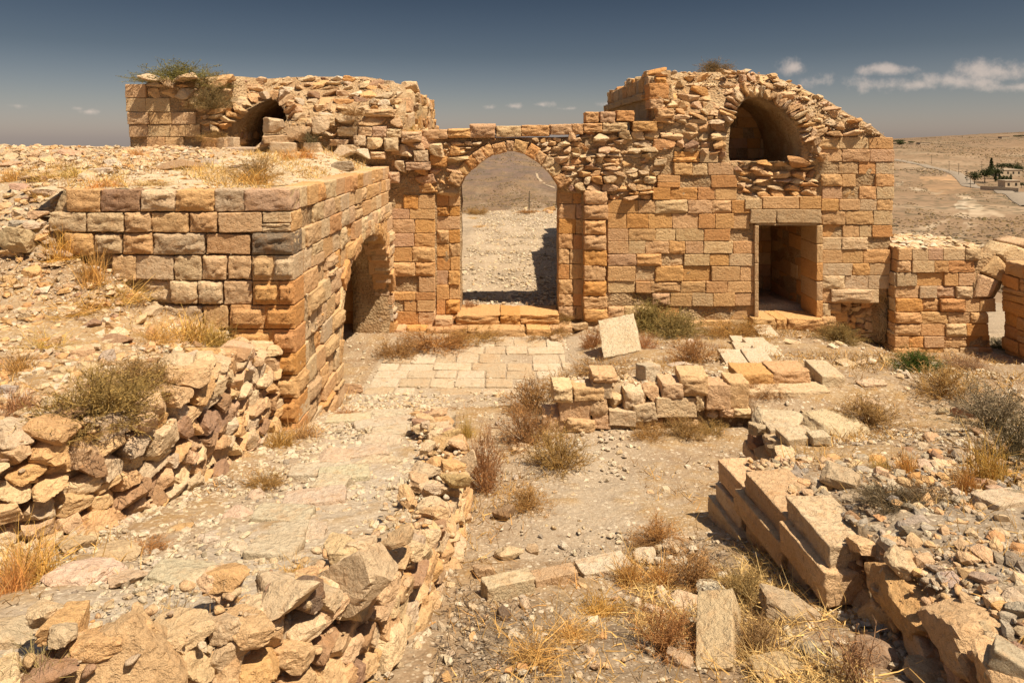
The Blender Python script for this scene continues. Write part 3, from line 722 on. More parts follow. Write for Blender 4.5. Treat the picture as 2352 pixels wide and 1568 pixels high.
# door surround: a two stone lintel, moulded, with plain jambs and a sill
for x0, x1 in ((1722, 1781), (1783, 1885)): put(rt, FR, PX(x0, YG), PX(x1, YG), PZ(512, YG), PZ(481, YG), L_ASH, color=(.50, .36, .21), depth=.5, d=.06, name='lintel')
put(rt, FR, PX(1736, YG), PX(1882, YG), PZ(517.5, YG), PZ(512.5, YG), L_ASH, color=(.52, .38, .22), depth=.4, d=.02, name='lintel_moulding')
for ys in zip([517, 560, 604, 646, 690], [560, 604, 646, 690, 728]):
    put(rt, FR, PX(1732, YG), PX(1741, YG), PZ(ys[1], YG)+.008, PZ(ys[0], YG), L_ASH, color=(.50, .34, .19), depth=.55, d=.05, name='door_jamb')
    put(rt, FR, PX(1874, YG), PX(1888, YG), PZ(ys[1], YG)+.008, PZ(ys[0], YG), L_ASH, color=pick([(ORANGE, .5), (TAN, 1)]), depth=.9, d=.04, name='door_jamb')
for x0, x1 in ((1723, 1775), (1776, 1800), (1801, 1882)): put(rt, FR, PX(x0, YG), PX(x1, YG), PZ(753, YG), PZ(727, YG), L_WORN, P_ASH, depth=.8, d=.2, name='door_sill')
for x0, x1, y0, y1 in [(1884, 1918, 727, 752), (1918, 1965, 722, 748), (1908, 2000, 664, 692), (1890, 1935, 697, 722)]:
    put(rt, FR, PX(x0, YG), PX(x1, YG), PZ(y1, YG), PZ(y0, YG), L_QUARRY, P_ASH, depth=.4, d=.06)
# inside the doorway and the vault: rear walls of coursed stone, side walls of the passage
FB = Facade(0, YG+3.0, 1, 0)
core(rt, 'chamber_back_wall', FB, [poly([(1715, 770), (1715, 495), (1895, 495), (1895, 770)], YG)], [], .4, cell=.2)
courses(rt, FB, [poly([(1715, 760), (1715, 500), (1895, 500), (1895, 760)], YG)], [], zrow(range(500, 770, 32), YG), (.3, .6), LIB_A, P_ASH, name='inner_block')
FV = Facade(0, YG+2.5, 1, 0)
core(rt, 'vault_back_wall', FV, [poly([(1640, 400), (1640, 190), (1880, 190), (1880, 400)], YG)], [], .4, cell=.2)
courses(rt, FV, [poly([(1660, 384), (1660, 205), (1860, 205), (1860, 384)], YG)], [], zrow([205, 236, 262, 290, 318, 345, 372, 400], YG), (.25, .6), LIB_A, P_ASH, name='inner_block', push=.05)
FD = Facade(PX(1877, YG), 0, 0, -1)
courses(rt, FD, [[(-(YG+2.9), PZ(740, YG)), (-(YG+.5), PZ(740, YG)), (-(YG+.5), PZ(517, YG)), (-(YG+2.9), PZ(517, YG))]], [], zrow([517, 554, 590, 628, 664, 700, 740], YG), (.4, .8), [(L_ASH, 1)], P_ASH, name='inner_block', depth=.2)
# the rubble heart laid bare above
hv_big = poly([(1668, 376), (1664, 330), (1668, 280), (1688, 236), (1718, 212), (1748, 206), (1780, 214), (1818, 238), (1846, 280), (1862, 330), (1860, 376)], YG)
rub_a = poly([(1402, 460), (1402, 320), (1440, 302), (1502, 300), (1502, 180), (1530, 165), (1600, 162), (1640, 200), (1664, 240), (1668, 376), (1646, 347), (1548, 347), (1512, 402), (1495, 458), (1412, 460)], YG)
rubble(rt, FR, [rub_a], [hv_big], (.10, .23), (.18, .52), P_RUB, depth=.34, push=.08)
rub_b = poly([(1840, 372), (1864, 330), (1850, 285), (1822, 240), (1790, 200), (1845, 190), (1905, 226), (1960, 267), (2008, 296), (2040, 316), (1875, 316), (1872, 372)], YG)
rubble(rt, FR, [rub_b], [hv_big], (.10, .17), (.2, .46), P_RUB, name='tumbled_stone', depth=.4, push=.1, tilt=.16)
rub_c = poly([(1694, 456), (1694, 404), (1680, 376), (1860, 376), (1886, 380), (1884, 452)], YG)
rubble(rt, FR, [rub_c], [], (.10, .19), (.22, .5), P_RUB, name='tumbled_stone', depth=.4, push=.12)
rub_d = poly([(1640, 200), (1600, 163), (1740, 160), (1800, 170), (1845, 190), (1790, 205), (1750, 200), (1700, 212)], YG)
rubble(rt, FR, [rub_d], [hv_big], (.12, .2), (.18, .4), P_RUB, name='tumbled_stone', depth=.4, push=.12, tilt=.2)
rubble(rt, FR, [poly([(1912, 780), (1905, 725), (1990, 697), (2034, 700), (2034, 790)], YG)], [], (.1, .16), (.14, .34), P_RUB, name='tumbled_stone', depth=.25)
arch(rt, FR, poly(VAULT[2:-1], YG), .36, 24, L_RUB, P_RUB, depth=.55, d=.22, jit=.12, vary=.3, name='voussoir')
arch(rt, FR, poly([(1874, 372), (1862, 330), (1848, 290), (1826, 252)][::-1], YG), .22, 7, L_RUB, P_RUB, depth=.4, d=.15, jit=.2, vary=.3, name='voussoir')
put(rt, FR, PX(1806, YG), PX(1858, YG), PZ(386, YG), PZ(358, YG), L_ROCK, color=(.46, .25, .11), depth=.4, d=.2, name='tumbled_stone')
chips(rt, 'wall_chips', FR, [rub_a, rub_b, rub_c, rub_d], [hv_big], 900, .018, .075, P_RUB, d0=-.12, d1=.02)
chips(rt, 'mortar_chips', FR, [rub_d, rub_b], [hv_big], 500, .02, .06, P_PALE, d0=-.05, d1=.10)
# the plastered inner face towards the gateway, with a cornice, and quoins at its front edge
FL = Facade(PX(1500, YG)-.02, 0, 0, -1)
core(rt, 'plaster_face', FL, [[(-(YG+7.0), 3.9), (-(YG+.45), 3.9), (-(YG+.45), 5.72), (-(YG+3.4), 5.72), (-(YG+3.4), 5.60), (-(YG+7.0), 5.55)]], [], .5, cell=.2, recess=-.03, amp=.025, mat=M_PLASTER)
for a, b in ((.5, 2.0), (2.0, 3.6), (3.6, 5.2), (5.2, 6.9)): put(rt, FL, -(YG+b), -(YG+a), 5.22, 5.40, L_WORN, color=(.50, .37, .22), depth=.4, d=.16, name='cornice_block')
courses(rt, FL, [[(-(YG+6.8), 5.42), (-(YG+.3), 5.42), (-(YG+.3), 5.80), (-(YG+6.8), 5.72)]], [], [5.80, 5.42], (.4, .8), LIB_W, P_ASH, depth=.35, recess=-.06)
for x0, x1, y0, y1 in [(1490, 1535, 192, 228), (1492, 1522, 228, 250), (1508, 1546, 250, 272), (1506, 1530, 178, 192)]: put(rt, FR, PX(x0, YG), PX(x1, YG), PZ(y1, YG), PZ(y0, YG), L_WORN, P_WARM, depth=.6, d=.12)
# ragged stones along the broken top of that face, and the ruined wall behind
for i in range(15):
    y = YG+.4+i*.47+random.uniform(-.1, .1); s_ = random.uniform(.28, .55); stone(rt, 'coping_block', random.choice([L_WORN, L_RUB]), (PX(1500, YG)+.22+random.uniform(-.08, .08), y, 5.84-.012*i+random.uniform(-.05, .10)), (random.gauss(0, .08), random.gauss(0, .08), random.gauss(0, .2)), (.5, s_, random.uniform(.2, .42)), P_ASH)
core(rt, 'rear_wall_core', FL, [[(-(YG+14), -1), (-(YG+6.8), -1), (-(YG+6.8), 5.45), (-(YG+8), 5.35), (-(YG+9.5), 4.9), (-(YG+11), 5.0), (-(YG+12.4), 4.4), (-(YG+14), 4.2)]], [], .9, cell=.2, recess=.02)
rubble(rt, FL, [[(-(YG+14), 3.4), (-(YG+6.8), 3.4), (-(YG+6.8), 5.55), (-(YG+8), 5.45), (-(YG+9.5), 5.0), (-(YG+11), 5.1), (-(YG+12.4), 4.5), (-(YG+14), 4.3)]], [], (.2, .34), (.3, .6), P_ASH, libs=[(L_WORN, 1), (L_RUB, 1)], name='big_block', depth=.4)
# rough crown of the tower: its upper surface
def crown(th, x0, x1, y0, y1, n, zf, pal, smax=.3, name='crown_rubble'):
    X = RNG.uniform(x0, x1, n); Y = RNG.uniform(y0, y1, n); z = np.array([zf(a, b) for a, b in zip(X, Y)])
    me = scatter_mesh(name, np.stack([X, Y, z], 1)-np.array(BASE[th.name][:]), RNG.uniform(.25, 1, n)**2*smax, cols_of(pal, n), shapes=_smaller, smooth=False)
    o = bpy.data.objects.new(name, me); C.objects.link(o); o.parent = th; o['kind'] = 'stuff'
def rt_top(X, Y):
    x = CX+X/YG*F; y = np.interp(x, [1500, 1530, 1740, 1800, 1845, 1905, 1960, 2010, 2044], [176, 160, 158, 168, 186, 222, 264, 293, 320]); return PZ(y, YG)-.02
crown(rt, PX(1500, YG), PX(2040, YG), YG+.5, YG+6.5, 900, rt_top, P_RUB, .2)
leftovers(rt)

# ------------------------------------------------------------------ the left tower
def lean_lt(s, z):
    x = CX+s/YG*F
    return float(np.clip(z-4.62, 0, 2.0)*1.45*ss(480, 560, x))
lt = thing('ruined_tower', (PX(620, YG), YG, 3.7), 'ruined tower fallen to a rubble slope, with a broken arched opening and green shrub', 'tower')
FT = Facade(0, YG, 1, 0, lean_lt)
OPEN = [(519, 345), (519, 302), (528, 276), (548, 250), (570, 233), (592, 221), (615, 234), (638, 254), (654, 276), (640, 286), (606, 296), (600, 330), (590, 345)]
ho = poly(OPEN, YG)
core(lt, 'wall_core', FT, [poly([(299, 380), (288, 196), (332, 194), (345, 182), (400, 182), (480, 177), (520, 168), (640, 160), (800, 160), (860, 172), (902, 184), (920, 215), (922, 380)], YG)], [ho], 6.6, cell=.13, segs=6)
rt_rows = zrow([192.6, 225, 257.6, 286, 315, 342, 368], YG)
for k, (a, b) in enumerate([(287, 335), (288, 391), (292, 450), (295, 462), (296, 470), (297, 475)]):
    q = poly([(a, rtop) for rtop in (0,)], YG)
    courses(lt, FT, [[(PX(a, YG), rt_rows[k+1]), (PX(b, YG), rt_rows[k+1]), (PX(b, YG), rt_rows[k]), (PX(a, YG), rt_rows[k])]], [], rt_rows[k:k+2], (.38, .60), [(L_ASH, 4), (L_WORN, 2)], [(PINK, 1), (TAN, 3), (CREAM, 2), (OCHRE, 1)])
FLS = Facade(PX(290, YG), 0, 0, -1)
courses(lt, FLS, [[(-(YG+5), 3.8), (-(YG+.36), 3.8), (-(YG+.36), 5.5), (-(YG+5), 5.4)]], [], rt_rows, (.4, .8), LIB_W, P_ASH)
ho_big = poly([(503, 345), (500, 310), (514, 284), (534, 248), (560, 222), (592, 206), (624, 220), (650, 242), (664, 276), (650, 292), (612, 300), (606, 345)], YG)
ra = poly([(336, 224), (336, 196), (345, 186), (420, 184), (515, 172), (560, 176), (560, 222), (515, 258), (495, 300), (505, 350), (475, 350), (470, 315), (462, 286), (450, 257), (392, 225)], YG)
rubble(lt, FT, [ra], [ho_big], (.13, .26), (.22, .5), P_RUB, depth=.36, push=.08)
rb = poly([(520, 172), (640, 163), (800, 163), (860, 175), (900, 188), (915, 262), (728, 268), (720, 345), (612, 345), (664, 290), (668, 250), (634, 214), (588, 200)], YG)
rubble(lt, FT, [rb], [ho_big], (.12, .22), (.2, .5), P_PALE+P_RUB, name='tumbled_stone', depth=.42, push=.14, tilt=.2)
arch(lt, FT, poly([(508, 314), (526, 290), (548, 256), (570, 233), (592, 221), (615, 234), (638, 254), (656, 278)], YG), .34, 14, L_RUB, P_RUB, depth=.7, d=.26, jit=.14, vary=.3)
chips(lt, 'wall_chips', FT, [ra, rb], [ho_big], 900, .018, .08, P_RUB+P_PALE, d0=-.10, d1=.04)
# the mass of big blocks that joins the tower to the gateway
FT2 = Facade(0, YG, 1, 0)
core(lt, 'wall_core', FT2, [poly([(722, 385), (722, 270), (830, 260), (925, 266), (932, 300), (1000, 322), (1000, 385)], YG)], [], 2.2, cell=.13)
blk = [(735, 770, 264, 289), (729, 766, 290, 312), (770, 820, 266, 288), (822, 892, 266, 290), (840, 905, 251, 268), (893, 926, 270, 298), (778, 822, 292, 313), (825, 856, 292, 312), (857, 889, 291, 315), (890, 921, 297, 316), (816, 842, 312, 335),
       (845, 883, 315, 343), (886, 917, 317, 347), (915, 950, 330, 360), (951, 980, 328, 345), (953, 985, 346, 370), (983, 1022, 328, 365), (760, 805, 320, 335), (780, 830, 333, 352), (855, 888, 349, 365), (926, 970, 303, 326), (905, 935, 367, 398), (935, 990, 372, 390), (896, 920, 395, 420)]
for x0, x1, y0, y1 in blk: put(lt, FT2, PX(x0, YG), PX(x1, YG), PZ(y1, YG), PZ(y0, YG), random.choice([L_WORN, L_QUARRY, L_RUB]), [(CREAM, 2), (TAN, 2), (PINK, 1.5), (GREY, .6)], depth=.5, d=.10+.12*(y0 > 300), name='big_block')
chips(lt, 'mortar_chips', FT2, [poly([(725, 350), (725, 275), (925, 268), (1000, 325), (1000, 370), (900, 370)], YG)], [], 500, .02, .09, P_RUB)
# rear chamber with its pointed niche
FN = Facade(0, YG+3.4, 1, 0); k = (YG+3.4)/YG
core(lt, 'chamber_back_wall', FN, [poly([(430, 372), (430, 200), (760, 200), (760, 372)], YG)], [poly([(562, 372), (562, 285), (570, 254), (590, 226), (610, 254), (616, 285), (616, 372)], YG)], .9, cell=.12)
FN2 = Facade(0, YG+4.0, 1, 0)
core(lt, 'niche_back', FN2, [poly([(540, 380), (540, 215), (640, 215), (640, 380)], YG)], [], .3, cell=.2)
arch(lt, FN, poly([(566, 370), (566, 320), (566, 285), (572, 256), (588, 230), (604, 256), (610, 285), (610, 320), (610, 370)], YG), .14, 13, L_ASH, P_WARM, depth=.5, d=.08, jit=.02, vary=.05)
FLI = Facade(PX(517, YG)-.02, 0, 0, 1)
rubble(lt, FLI, [[(YG+.25, 3.85), (YG+3.3, 3.85), (YG+3.3, 4.9), (YG+.5, 4.75)]], [], (.14, .24), (.25, .5), P_RUB, name='inner_stone', depth=.3, push=.05)
# its side towards the gateway and the broken wall behind
FTR = Facade(PX(922, YG)+.04, 0, 0, 1)
rubble(lt, FTR, [[(YG+.6, 4.3), (YG+6.6, 3.6), (YG+6.6, 5.55), (YG+1.9, 5.68), (YG+1.0, 5.2)]], [], (.2, .34), (.3, .6), P_ASH, libs=[(L_WORN, 2), (L_RUB, 2)], depth=.4, name='big_block')
FBK = Facade(PX(925, YG)-.2, 0, 0, 1)
core(lt, 'rear_wall_core', FBK, [[(YG+5.5, 3.0), (YG+10.5, 3.0), (YG+10.5, 4.55), (YG+8.5, 4.75), (YG+7.2, 5.1), (YG+5.5, 5.3)]], [], .8, cell=.2)
courses(lt, FBK, [[(YG+5.5, 3.6), (YG+10.4, 3.6), (YG+10.4, 4.6), (YG+8.5, 4.82), (YG+7.2, 5.15), (YG+5.5, 5.35)]], [], [5.35, 5.05, 4.75, 4.45, 4.1, 3.8], (.4, .7), LIB_W, P_ASH, need=1)
def lt_top(X, Y):
    x = CX+X/YG*F; y = np.interp(x, [290, 345, 520, 640, 800, 860, 902], [196, 182, 168, 160, 160, 172, 184]); return PZ(y, YG)-.03
crown(lt, PX(300, YG), PX(900, YG), YG+2.0, YG+6, 700, lt_top, P_RUB+P_PALE, .22)
leftovers(lt)

# ------------------------------------------------------------------ the vaulted block in front, on the left
YB, XB = 9.06, -2.9
bl = thing('vaulted_block', (-4.4, YB, 0.3), 'square block of drafted ashlar with an arched side opening and a dusty flat top', 'ruin')
FBF = Facade(0, YB, 1, 0)
core(bl, 'wall_core', FBF, [poly([(100, 530), (130, 440), (664, 438), (681, 1010), (600, 1010), (500, 800), (330, 700), (140, 560)], YB)], [], 1.0, cell=.10, recess=.10)
brow = zrow([434.7, 486.6, 534.3, 586.2, 644.3, 700.4, 755.5, 810, 862, 914.6, 971, 1010], YB)
starts = [152, 112, 148, 255, 320, 372, 500, 560, 600, 625, 640]
for k in range(11):
    right = 668+17*(0.5*(brow[k]+brow[k+1])-3.57)/(-3.1)
    if k < 5: segs_ = [(starts[k], right-95*(k > 1), LIB_B if k > 0 else LIB_W, P_BLOCK, (.33, .66))]
    else: segs_ = [(starts[k], right-(150 if k < 7 else 70), LIB_B, P_BLOCK, (.28, .5))]
    for a, b, lb, pal, wr in segs_:
        if b-a > 20: courses(bl, FBF, [[(PX(a, YB), brow[k+1]), (PX(b, YB), brow[k+1]), (PX(b, YB), brow[k]), (PX(a, YB), brow[k])]], [], brow[k:k+2], wr, lb, pal, depth=.4, push=.03, tilt=.014, gap=.016 if k else .008)
    L0 = max(segs_[0][1], segs_[0][0])
    boss = L_BOSS if k >= 3 else [L_ASH[0]]+L_QUARRY[:2]
    cuts = [L0, right] if (k >= 7 or k == 2) else ([L0, L0+random.uniform(.5, .65)*(right-L0), right] if k > 1 else None)
    if cuts:
        for a, b in zip(cuts[:-1], cuts[1:]):
            cb = put(bl, FBF, PX(a, YB)+.008, PX(b, YB)+.01, brow[k+1]+.006, brow[k]-.004, boss if k != 2 else L_QUARRY, P_WARM if k > 3 else P_BLOCK, color=(.22, .17, .12) if k == 2 else None, depth=.42, d=.012, tilt=.004)
            if k == 2 and cb: cb['label'] = 'dark pitted corner block'
def lean_side(s, z): return -(3.57-z)*.032
FBS = Facade(XB, 0, 0, 1, lean_side)
side_hole = [(11.45, -1.2), (11.5, .5), (11.6, 1.13), (11.8, 1.67), (12.3, 1.97), (13.0, 2.17), (13.8, 2.28), (14.8, 2.18), (15.6, 1.8), (16.15, 1.2), (16.35, .6), (16.4, -1.2)]
core(bl, 'wall_core', FBS, [[(YB+.1, -1), (YB+.1, 3.5), (16.72, 3.47), (16.72, -1)]], [side_hole], .85, cell=.11, recess=.09, amp=.04, segs=4)
srows = brow+[.17-.3*i for i in range(0, 4)]
for k in range(len(srows)-1):
    lb = [(L_WORN, 3), (L_ASH, 3), (L_QUARRY, 1)] if k < 4 else [(L_BOSS, 2.2), (L_ASH, 3), (L_WORN, 1.5)]
    courses(bl, FBS, [[(YB+.03, srows[k+1]), (16.7, srows[k+1]), (16.7, srows[k]), (YB+.03, srows[k])]], [side_hole], srows[k:k+2], (.34, .72), lb, [(TAN, 4), (CREAM, 3), (OCHRE, 3), (ORANGE, .8), (GREY, .8)], name='side_block', depth=.36, push=.03, need=2, tilt=.01)
arch(bl, FBS, side_hole[1:-1], .26, 17, L_WORN, P_ASH, depth=.5, d=.03, jit=.05, vary=.25)
chips(bl, 'wall_chips', FBS, [[(YB+.2, -.4), (YB+.2, 3.45), (16.6, 3.4), (16.6, -.4)]], [side_hole], 350, .02, .06, P_RUB, d0=-.05, d1=0)
chips(bl, 'wall_chips', FBF, [poly([(140, 520), (160, 445), (650, 445), (670, 960), (640, 960), (500, 740), (330, 640)], YB)], [], 350, .02, .05, P_RUB, d0=-.08, d1=-.02)
# the wall inside the opening, in line with the gateway, and the inner pier
FBI = Facade(0, YG+.02, 1, 0)
core(bl, 'inner_wall', FBI, [[(-6, -.9), (XB-.1, -.9), (XB-.1, 3.5), (-6, 3.5)]], [], .4, cell=.2)
courses(bl, FBI, [[(-5.2, -.8), (XB-.05, -.8), (XB-.05, 2.5), (-5.2, 2.5)]], [], zrow([480, 536, 567, 602, 635, 671, 716, 745, 778, 805], YG), (.4, .7), LIB_W, P_WARM, name='inner_block')
FBL = Facade(-5.3, 0, 0, 1)
core(bl, 'inner_wall', FBL, [[(10.0, -.9), (16.7, -.9), (16.7, 3.5), (10.0, 3.5)]], [], .5, cell=.22)
# roof: a floor of dust and chips over the vault
def roof_z(X, Y):
    c = np.interp(Y, [9, 10, 13, 16.7, 17.2], [3.56, 3.60, 3.70, 3.94, 3.98]); w = ss(0.15, 1.5, -2.95-X); return 3.52*(1-w)+c*w+.0
def build_roof():
    xs = np.arange(-6.4, -2.93, .06); ys = np.arange(YB+.12, 17.0, .06); Xg, Yg = np.meshgrid(xs, ys); X, Y = Xg.ravel(), Yg.ravel()
    nz = np.array([mn.fractal(Vector((a*2.2, b*2.2, 5)), 1, 2, 4) for a, b in zip(X, Y)]); Z = roof_z(X, Y)+nz*.03; n = len(X)
    w = np.clip(nz+.35, 0, 1)[:, None]; col = np.array((.50, .38, .235))*(1-w)+np.array((.60, .49, .33))*w
    i = np.arange(n).reshape(len(ys), len(xs)); f = np.stack([i[:-1, :-1], i[:-1, 1:], i[1:, 1:], i[1:, :-1]], -1).reshape(-1, 4)
    V = np.stack([X, Y, Z], 1)
    low = V.copy(); low[:, 2] = 3.2                           # the slab has an underside
    V2 = np.concatenate([V, low]); f2 = np.concatenate([f, f[:, ::-1]+n])
    V2 = V2-np.array(BASE[bl.name][:]); o = bpy.data.objects.new('roof', mesh_np('roof', V2, f2, M_GROUND, True, np.concatenate([col, col]))); C.objects.link(o); o.parent = bl
    m = 2600; X = RNG.uniform(-6.3, -3.0, m); Y = RNG.uniform(YB+.15, 16.6, m); me = scatter_mesh('roof_chips', np.stack([X, Y, roof_z(X, Y)], 1)-np.array(BASE[bl.name][:]), RNG.uniform(.2, 1, m)**3*.10+.012, cols_of(P_PALE+P_RUB, m), flat=.4)
    o = bpy.data.objects.new('roof_chips', me); C.objects.link(o); o.parent = bl; o['kind'] = 'stuff'
build_roof(); leftovers(bl)

# ------------------------------------------------------------------ the low wall and the pier on the right
YR = 16.45
rw = thing('low_wall', (PX(2170, YR), YR, -.85), 'low wall of squared blocks with the springing of a fallen arch, right of the tower', 'wall')
FRW = Facade(0, YR, 1, 0)
rw_out = poly([(2060, 840), (2066, 575), (2240, 576), (2295, 590), (2285, 640), (2290, 690), (2272, 718), (2276, 760), (2280, 840)], YR)
core(rw, 'wall_core', FRW, [rw_out], [], 2.3, cell=.14, recess=.12)
rr = zrow([570, 598.5, 627, 657.6, 686, 717, 743.7, 772.4, 799, 826, 850], YR)
ends = [2255, 2240, 2243, 2236, 2288, 2272, 2272, 2282, 2282, 2282]
for k in range(10):
    a = 2063-k*1.1
    courses(rw, FRW, [[(PX(a, YR), rr[k+1]), (PX(ends[k], YR), rr[k+1]), (PX(ends[k], YR), rr[k]), (PX(a, YR), rr[k])]], [], rr[k:k+2], (.34, .7), [(L_QUARRY, 2.2), (L_ASH, 2), (L_WORN, 2)], P_ASH)
FRL = Facade(PX(2056, YR), 0, 0, -1)
courses(rw, FRL, [[(-(YR+2.2), rr[10]), (-(YR+.02), rr[10]), (-(YR+.02), rr[0]), (-(YR+2.2), rr[0])]], [], rr, (.5, .8), LIB_W, P_ASH)
core(rw, 'arch_core', FRW, [poly([(2236, 690), (2236, 592), (2300, 580), (2360, 560), (2410, 560), (2410, 604), (2352, 612), (2312, 640), (2290, 688)], YR)], [], .8, cell=.09, recess=.08)
for q in [[(628,1136),(672,985),(788,1032),(735,1132)], [(684,974),(785,872),(868,962),(832,1034),(792,1028)], [(796,862),(888,800),(960,828),(960,925),(878,962)], [(892,796),(1000,768),(1110,800),(1110,900),(966,930),(964,826)]]:
    q = [(2009.7+c*.3587, 275.6+e*.3587) for c, e in q][::-1]
    o = core(rw, 'voussoir', FRW, [poly(q, YR)], [], .8, cell=.055, recess=-.03, amp=.014, mat=M_STONE); o.color = (*pick([(TAN, 2), (PINK, 1), (CREAM, 1)]), 1)
n = 420; X = RNG.uniform(PX(2062, YR), PX(2270, YR), n); Y = RNG.uniform(YR+.1, YR+2.2, n)
me = scatter_mesh('top_chips', np.stack([X, Y, np.full(n, rr[0])], 1)-np.array(BASE[rw.name][:]), RNG.uniform(.15, 1, n)**2*.3, cols_of(P_PALE, n), shapes=_smaller, flat=.35)
o = bpy.data.objects.new('top_chips', me); C.objects.link(o); o.parent = rw; o['kind'] = 'stuff'
pier = thing('ruined_pier', (11.9, 15.8, -.9), 'shaded block pier at the picture edge across a gap from the low wall', 'pier')
FPI = Facade(11.85, 0, 0, -1)
core(pier, 'wall_core', FPI, [[(-16.45, -1.2), (-14.0, -1.2), (-14.0, 1.1), (-15.4, 1.2), (-16.0, 1.3), (-16.45, 1.0)]], [], 1.6, cell=.16, recess=.1)
courses(pier, FPI, [[(-16.43, -1.1), (-14.0, -1.1), (-14.0, 1.1), (-16.0, 1.3), (-16.43, 1.0)]], [], [1.35, 1.0, .7, .4, .1, -.2, -.5, -.8, -1.1], (.45, .8), LIB_W, P_WARM, need=1)
#PART3
# ------------------------------------------------------------------ paving
court = link('paved_court', mesh_np('paved_court', [(-2.72, 11.5, -.5), (1.75, 12.6, -.5), (1.75, 16.05, -.5), (-2.72, 16.05, -.5)], [(0, 1, 2, 3)], M_CORE), kind='structure')
BASE[court.name] = Vector((0, 0, 0))
L_SLAB = make_lib('slab', [block_shape(700+s, 8, .06, .03) for s in range(8)], M_STONE)
def pave(Y0, Y1, xa, xb, skip=.04, zf=lambda X, Y: -.455, wr=(.34, .85)):
    x = xa
    for w in split(xa, xb, *wr):
        cx = x+w/2; x += w; cy = (Y0+Y1)/2
        if random.random() < skip: continue
        k = random.uniform(.93, 1.06); c = random.choice([(.54, .45, .32), (.52, .42, .29), (.58, .485, .355), (.49, .385, .255)])
        link('paver', random.choice(L_SLAB), court, (cx, cy+random.gauss(0, .01), zf(cx, cy)-.025+random.gauss(0, .006)), (random.gauss(0, .012), random.gauss(0, .012), random.choice((0, math.pi))+random.gauss(0, .012)), (w-.036, (Y1-Y0)-.04, .10), tuple(a*k for a in c))
rowsY = [15.98, 15.40, 14.86, 14.25, 13.80, 13.35, 12.87]
for i in range(6):
    a, b = rowsY[i+1], rowsY[i]; ym = (a+b)/2
    pave(a, b, -2.68 if i > 1 else (-1.1 if i == 0 else -1.9), min(1.70, .4+(ym-12.9)*.95), .05 if i else .12)
pave(12.2, 12.87, -2.7, -1.75, 0, wr=(.45, .8)); pave(11.62, 12.2, -2.66, -2.0, 0, lambda X, Y: -.42, (.5, .7)); pave(12.2, 12.8, -1.3, .2, .35)
up = [(1700, 1730, 800, 788), (1735, 1790, 806, 793), (1703, 1745, 815, 803), (1750, 1806, 818, 807), (1685, 1740, 848, 826), (1742, 1800, 846, 824), (1752, 1798, 775, 760)]
for x0, x1, y0, y1 in up:
    a = G(x0, y0); b = G(x1, y0); c = G((x0+x1)/2, y1); w = b[0]-a[0]; dd = max(.28, c[1]-a[1])
    link('paver', random.choice(L_SLAB), court, ((a[0]+b[0])/2, (a[1]+c[1])/2, (a[2]+c[2])/2+.02), (.14, 0, random.gauss(0, .06)), (w*.97, dd*.95, .09), (.58, .48, .34))

# ------------------------------------------------------------------ dry stone walls
class Line:
    def __init__(s, pts):
        s.p = np.array(pts, float); s.c = np.concatenate([[0], np.cumsum(np.linalg.norm(np.diff(s.p, axis=0), axis=1))]); s.L = s.c[-1]
    def at(s, u): return np.array((np.interp(u, s.c, s.p[:, 0]), np.interp(u, s.c, s.p[:, 1])))
    def tan(s, u):
        d = s.at(min(u+.12, s.L))-s.at(max(u-.12, 0)); return d/np.linalg.norm(d)
def dry_wall(th, line, zt, hr, lr, pal, libs, depth=.34, batter=.06, u0=0, u1=None, name='wall_stone', tilt=.07, over=1.16, lean=0.0, top=True, off=.0, tops=1.0):
    u1 = line.L if u1 is None else u1
    us = np.arange(u0, u1, .1); zb = []; ztt = []
    for u in us:
        p = line.at(u); t = line.tan(u); n = np.array((t[1], -t[0])); q = p+n*.22
        zb.append(float(zg(q[0], q[1]))); ztt.append(zt(u, p))
    zb = np.convolve(np.pad(zb, 6, 'edge'), np.ones(13)/13, 'valid'); h = -.06
    while h < max(np.array(ztt)-zb):
        hh = random.uniform(*hr); u = u0+random.uniform(-.2, 0)
        while u < u1:
            l = random.uniform(*lr)*(.8 if random.random() < .3 else 1); um = u+l/2; u += l*.97
            if um > u1: break
            b = float(np.interp(um, us, zb)); tp = float(np.interp(um, us, ztt)); z = b+h+hh/2+random.uniform(-.03, .03)
            if z+hh*.35 > tp: continue
            p = line.at(um); t = line.tan(um); n = np.array((t[1], -t[0])); d = off-depth/2-batter*(z-b)+random.uniform(-.05, .04)
            p = p+n*d; stone(th, name, wpick(libs), (p[0], p[1], z), (random.gauss(0, tilt), -lean+random.gauss(0, tilt*1.6), math.atan2(t[1], t[0])+random.gauss(0, tilt*1.4)), (l*over, depth*random.uniform(.85, 1.25), hh*over*random.uniform(.9, 1.2)), pal)
        h += hh*.93
    if top:
        for k in range(int((u1-u0)/.22)):
            um = random.uniform(u0, u1); p = line.at(um); t = line.tan(um); n = np.array((t[1], -t[0])); d = -random.uniform(.12, .5); tp = float(np.interp(um, us, ztt)); q = p+n*d; s = random.uniform(.16, .38)*tops
            stone(th, name, wpick(libs), (q[0], q[1], tp+random.uniform(-.06, .03)), (random.gauss(0, .2), random.gauss(0, .2), random.uniform(0, 6.3)), (s*1.2, s*.9, s*.55), pal)
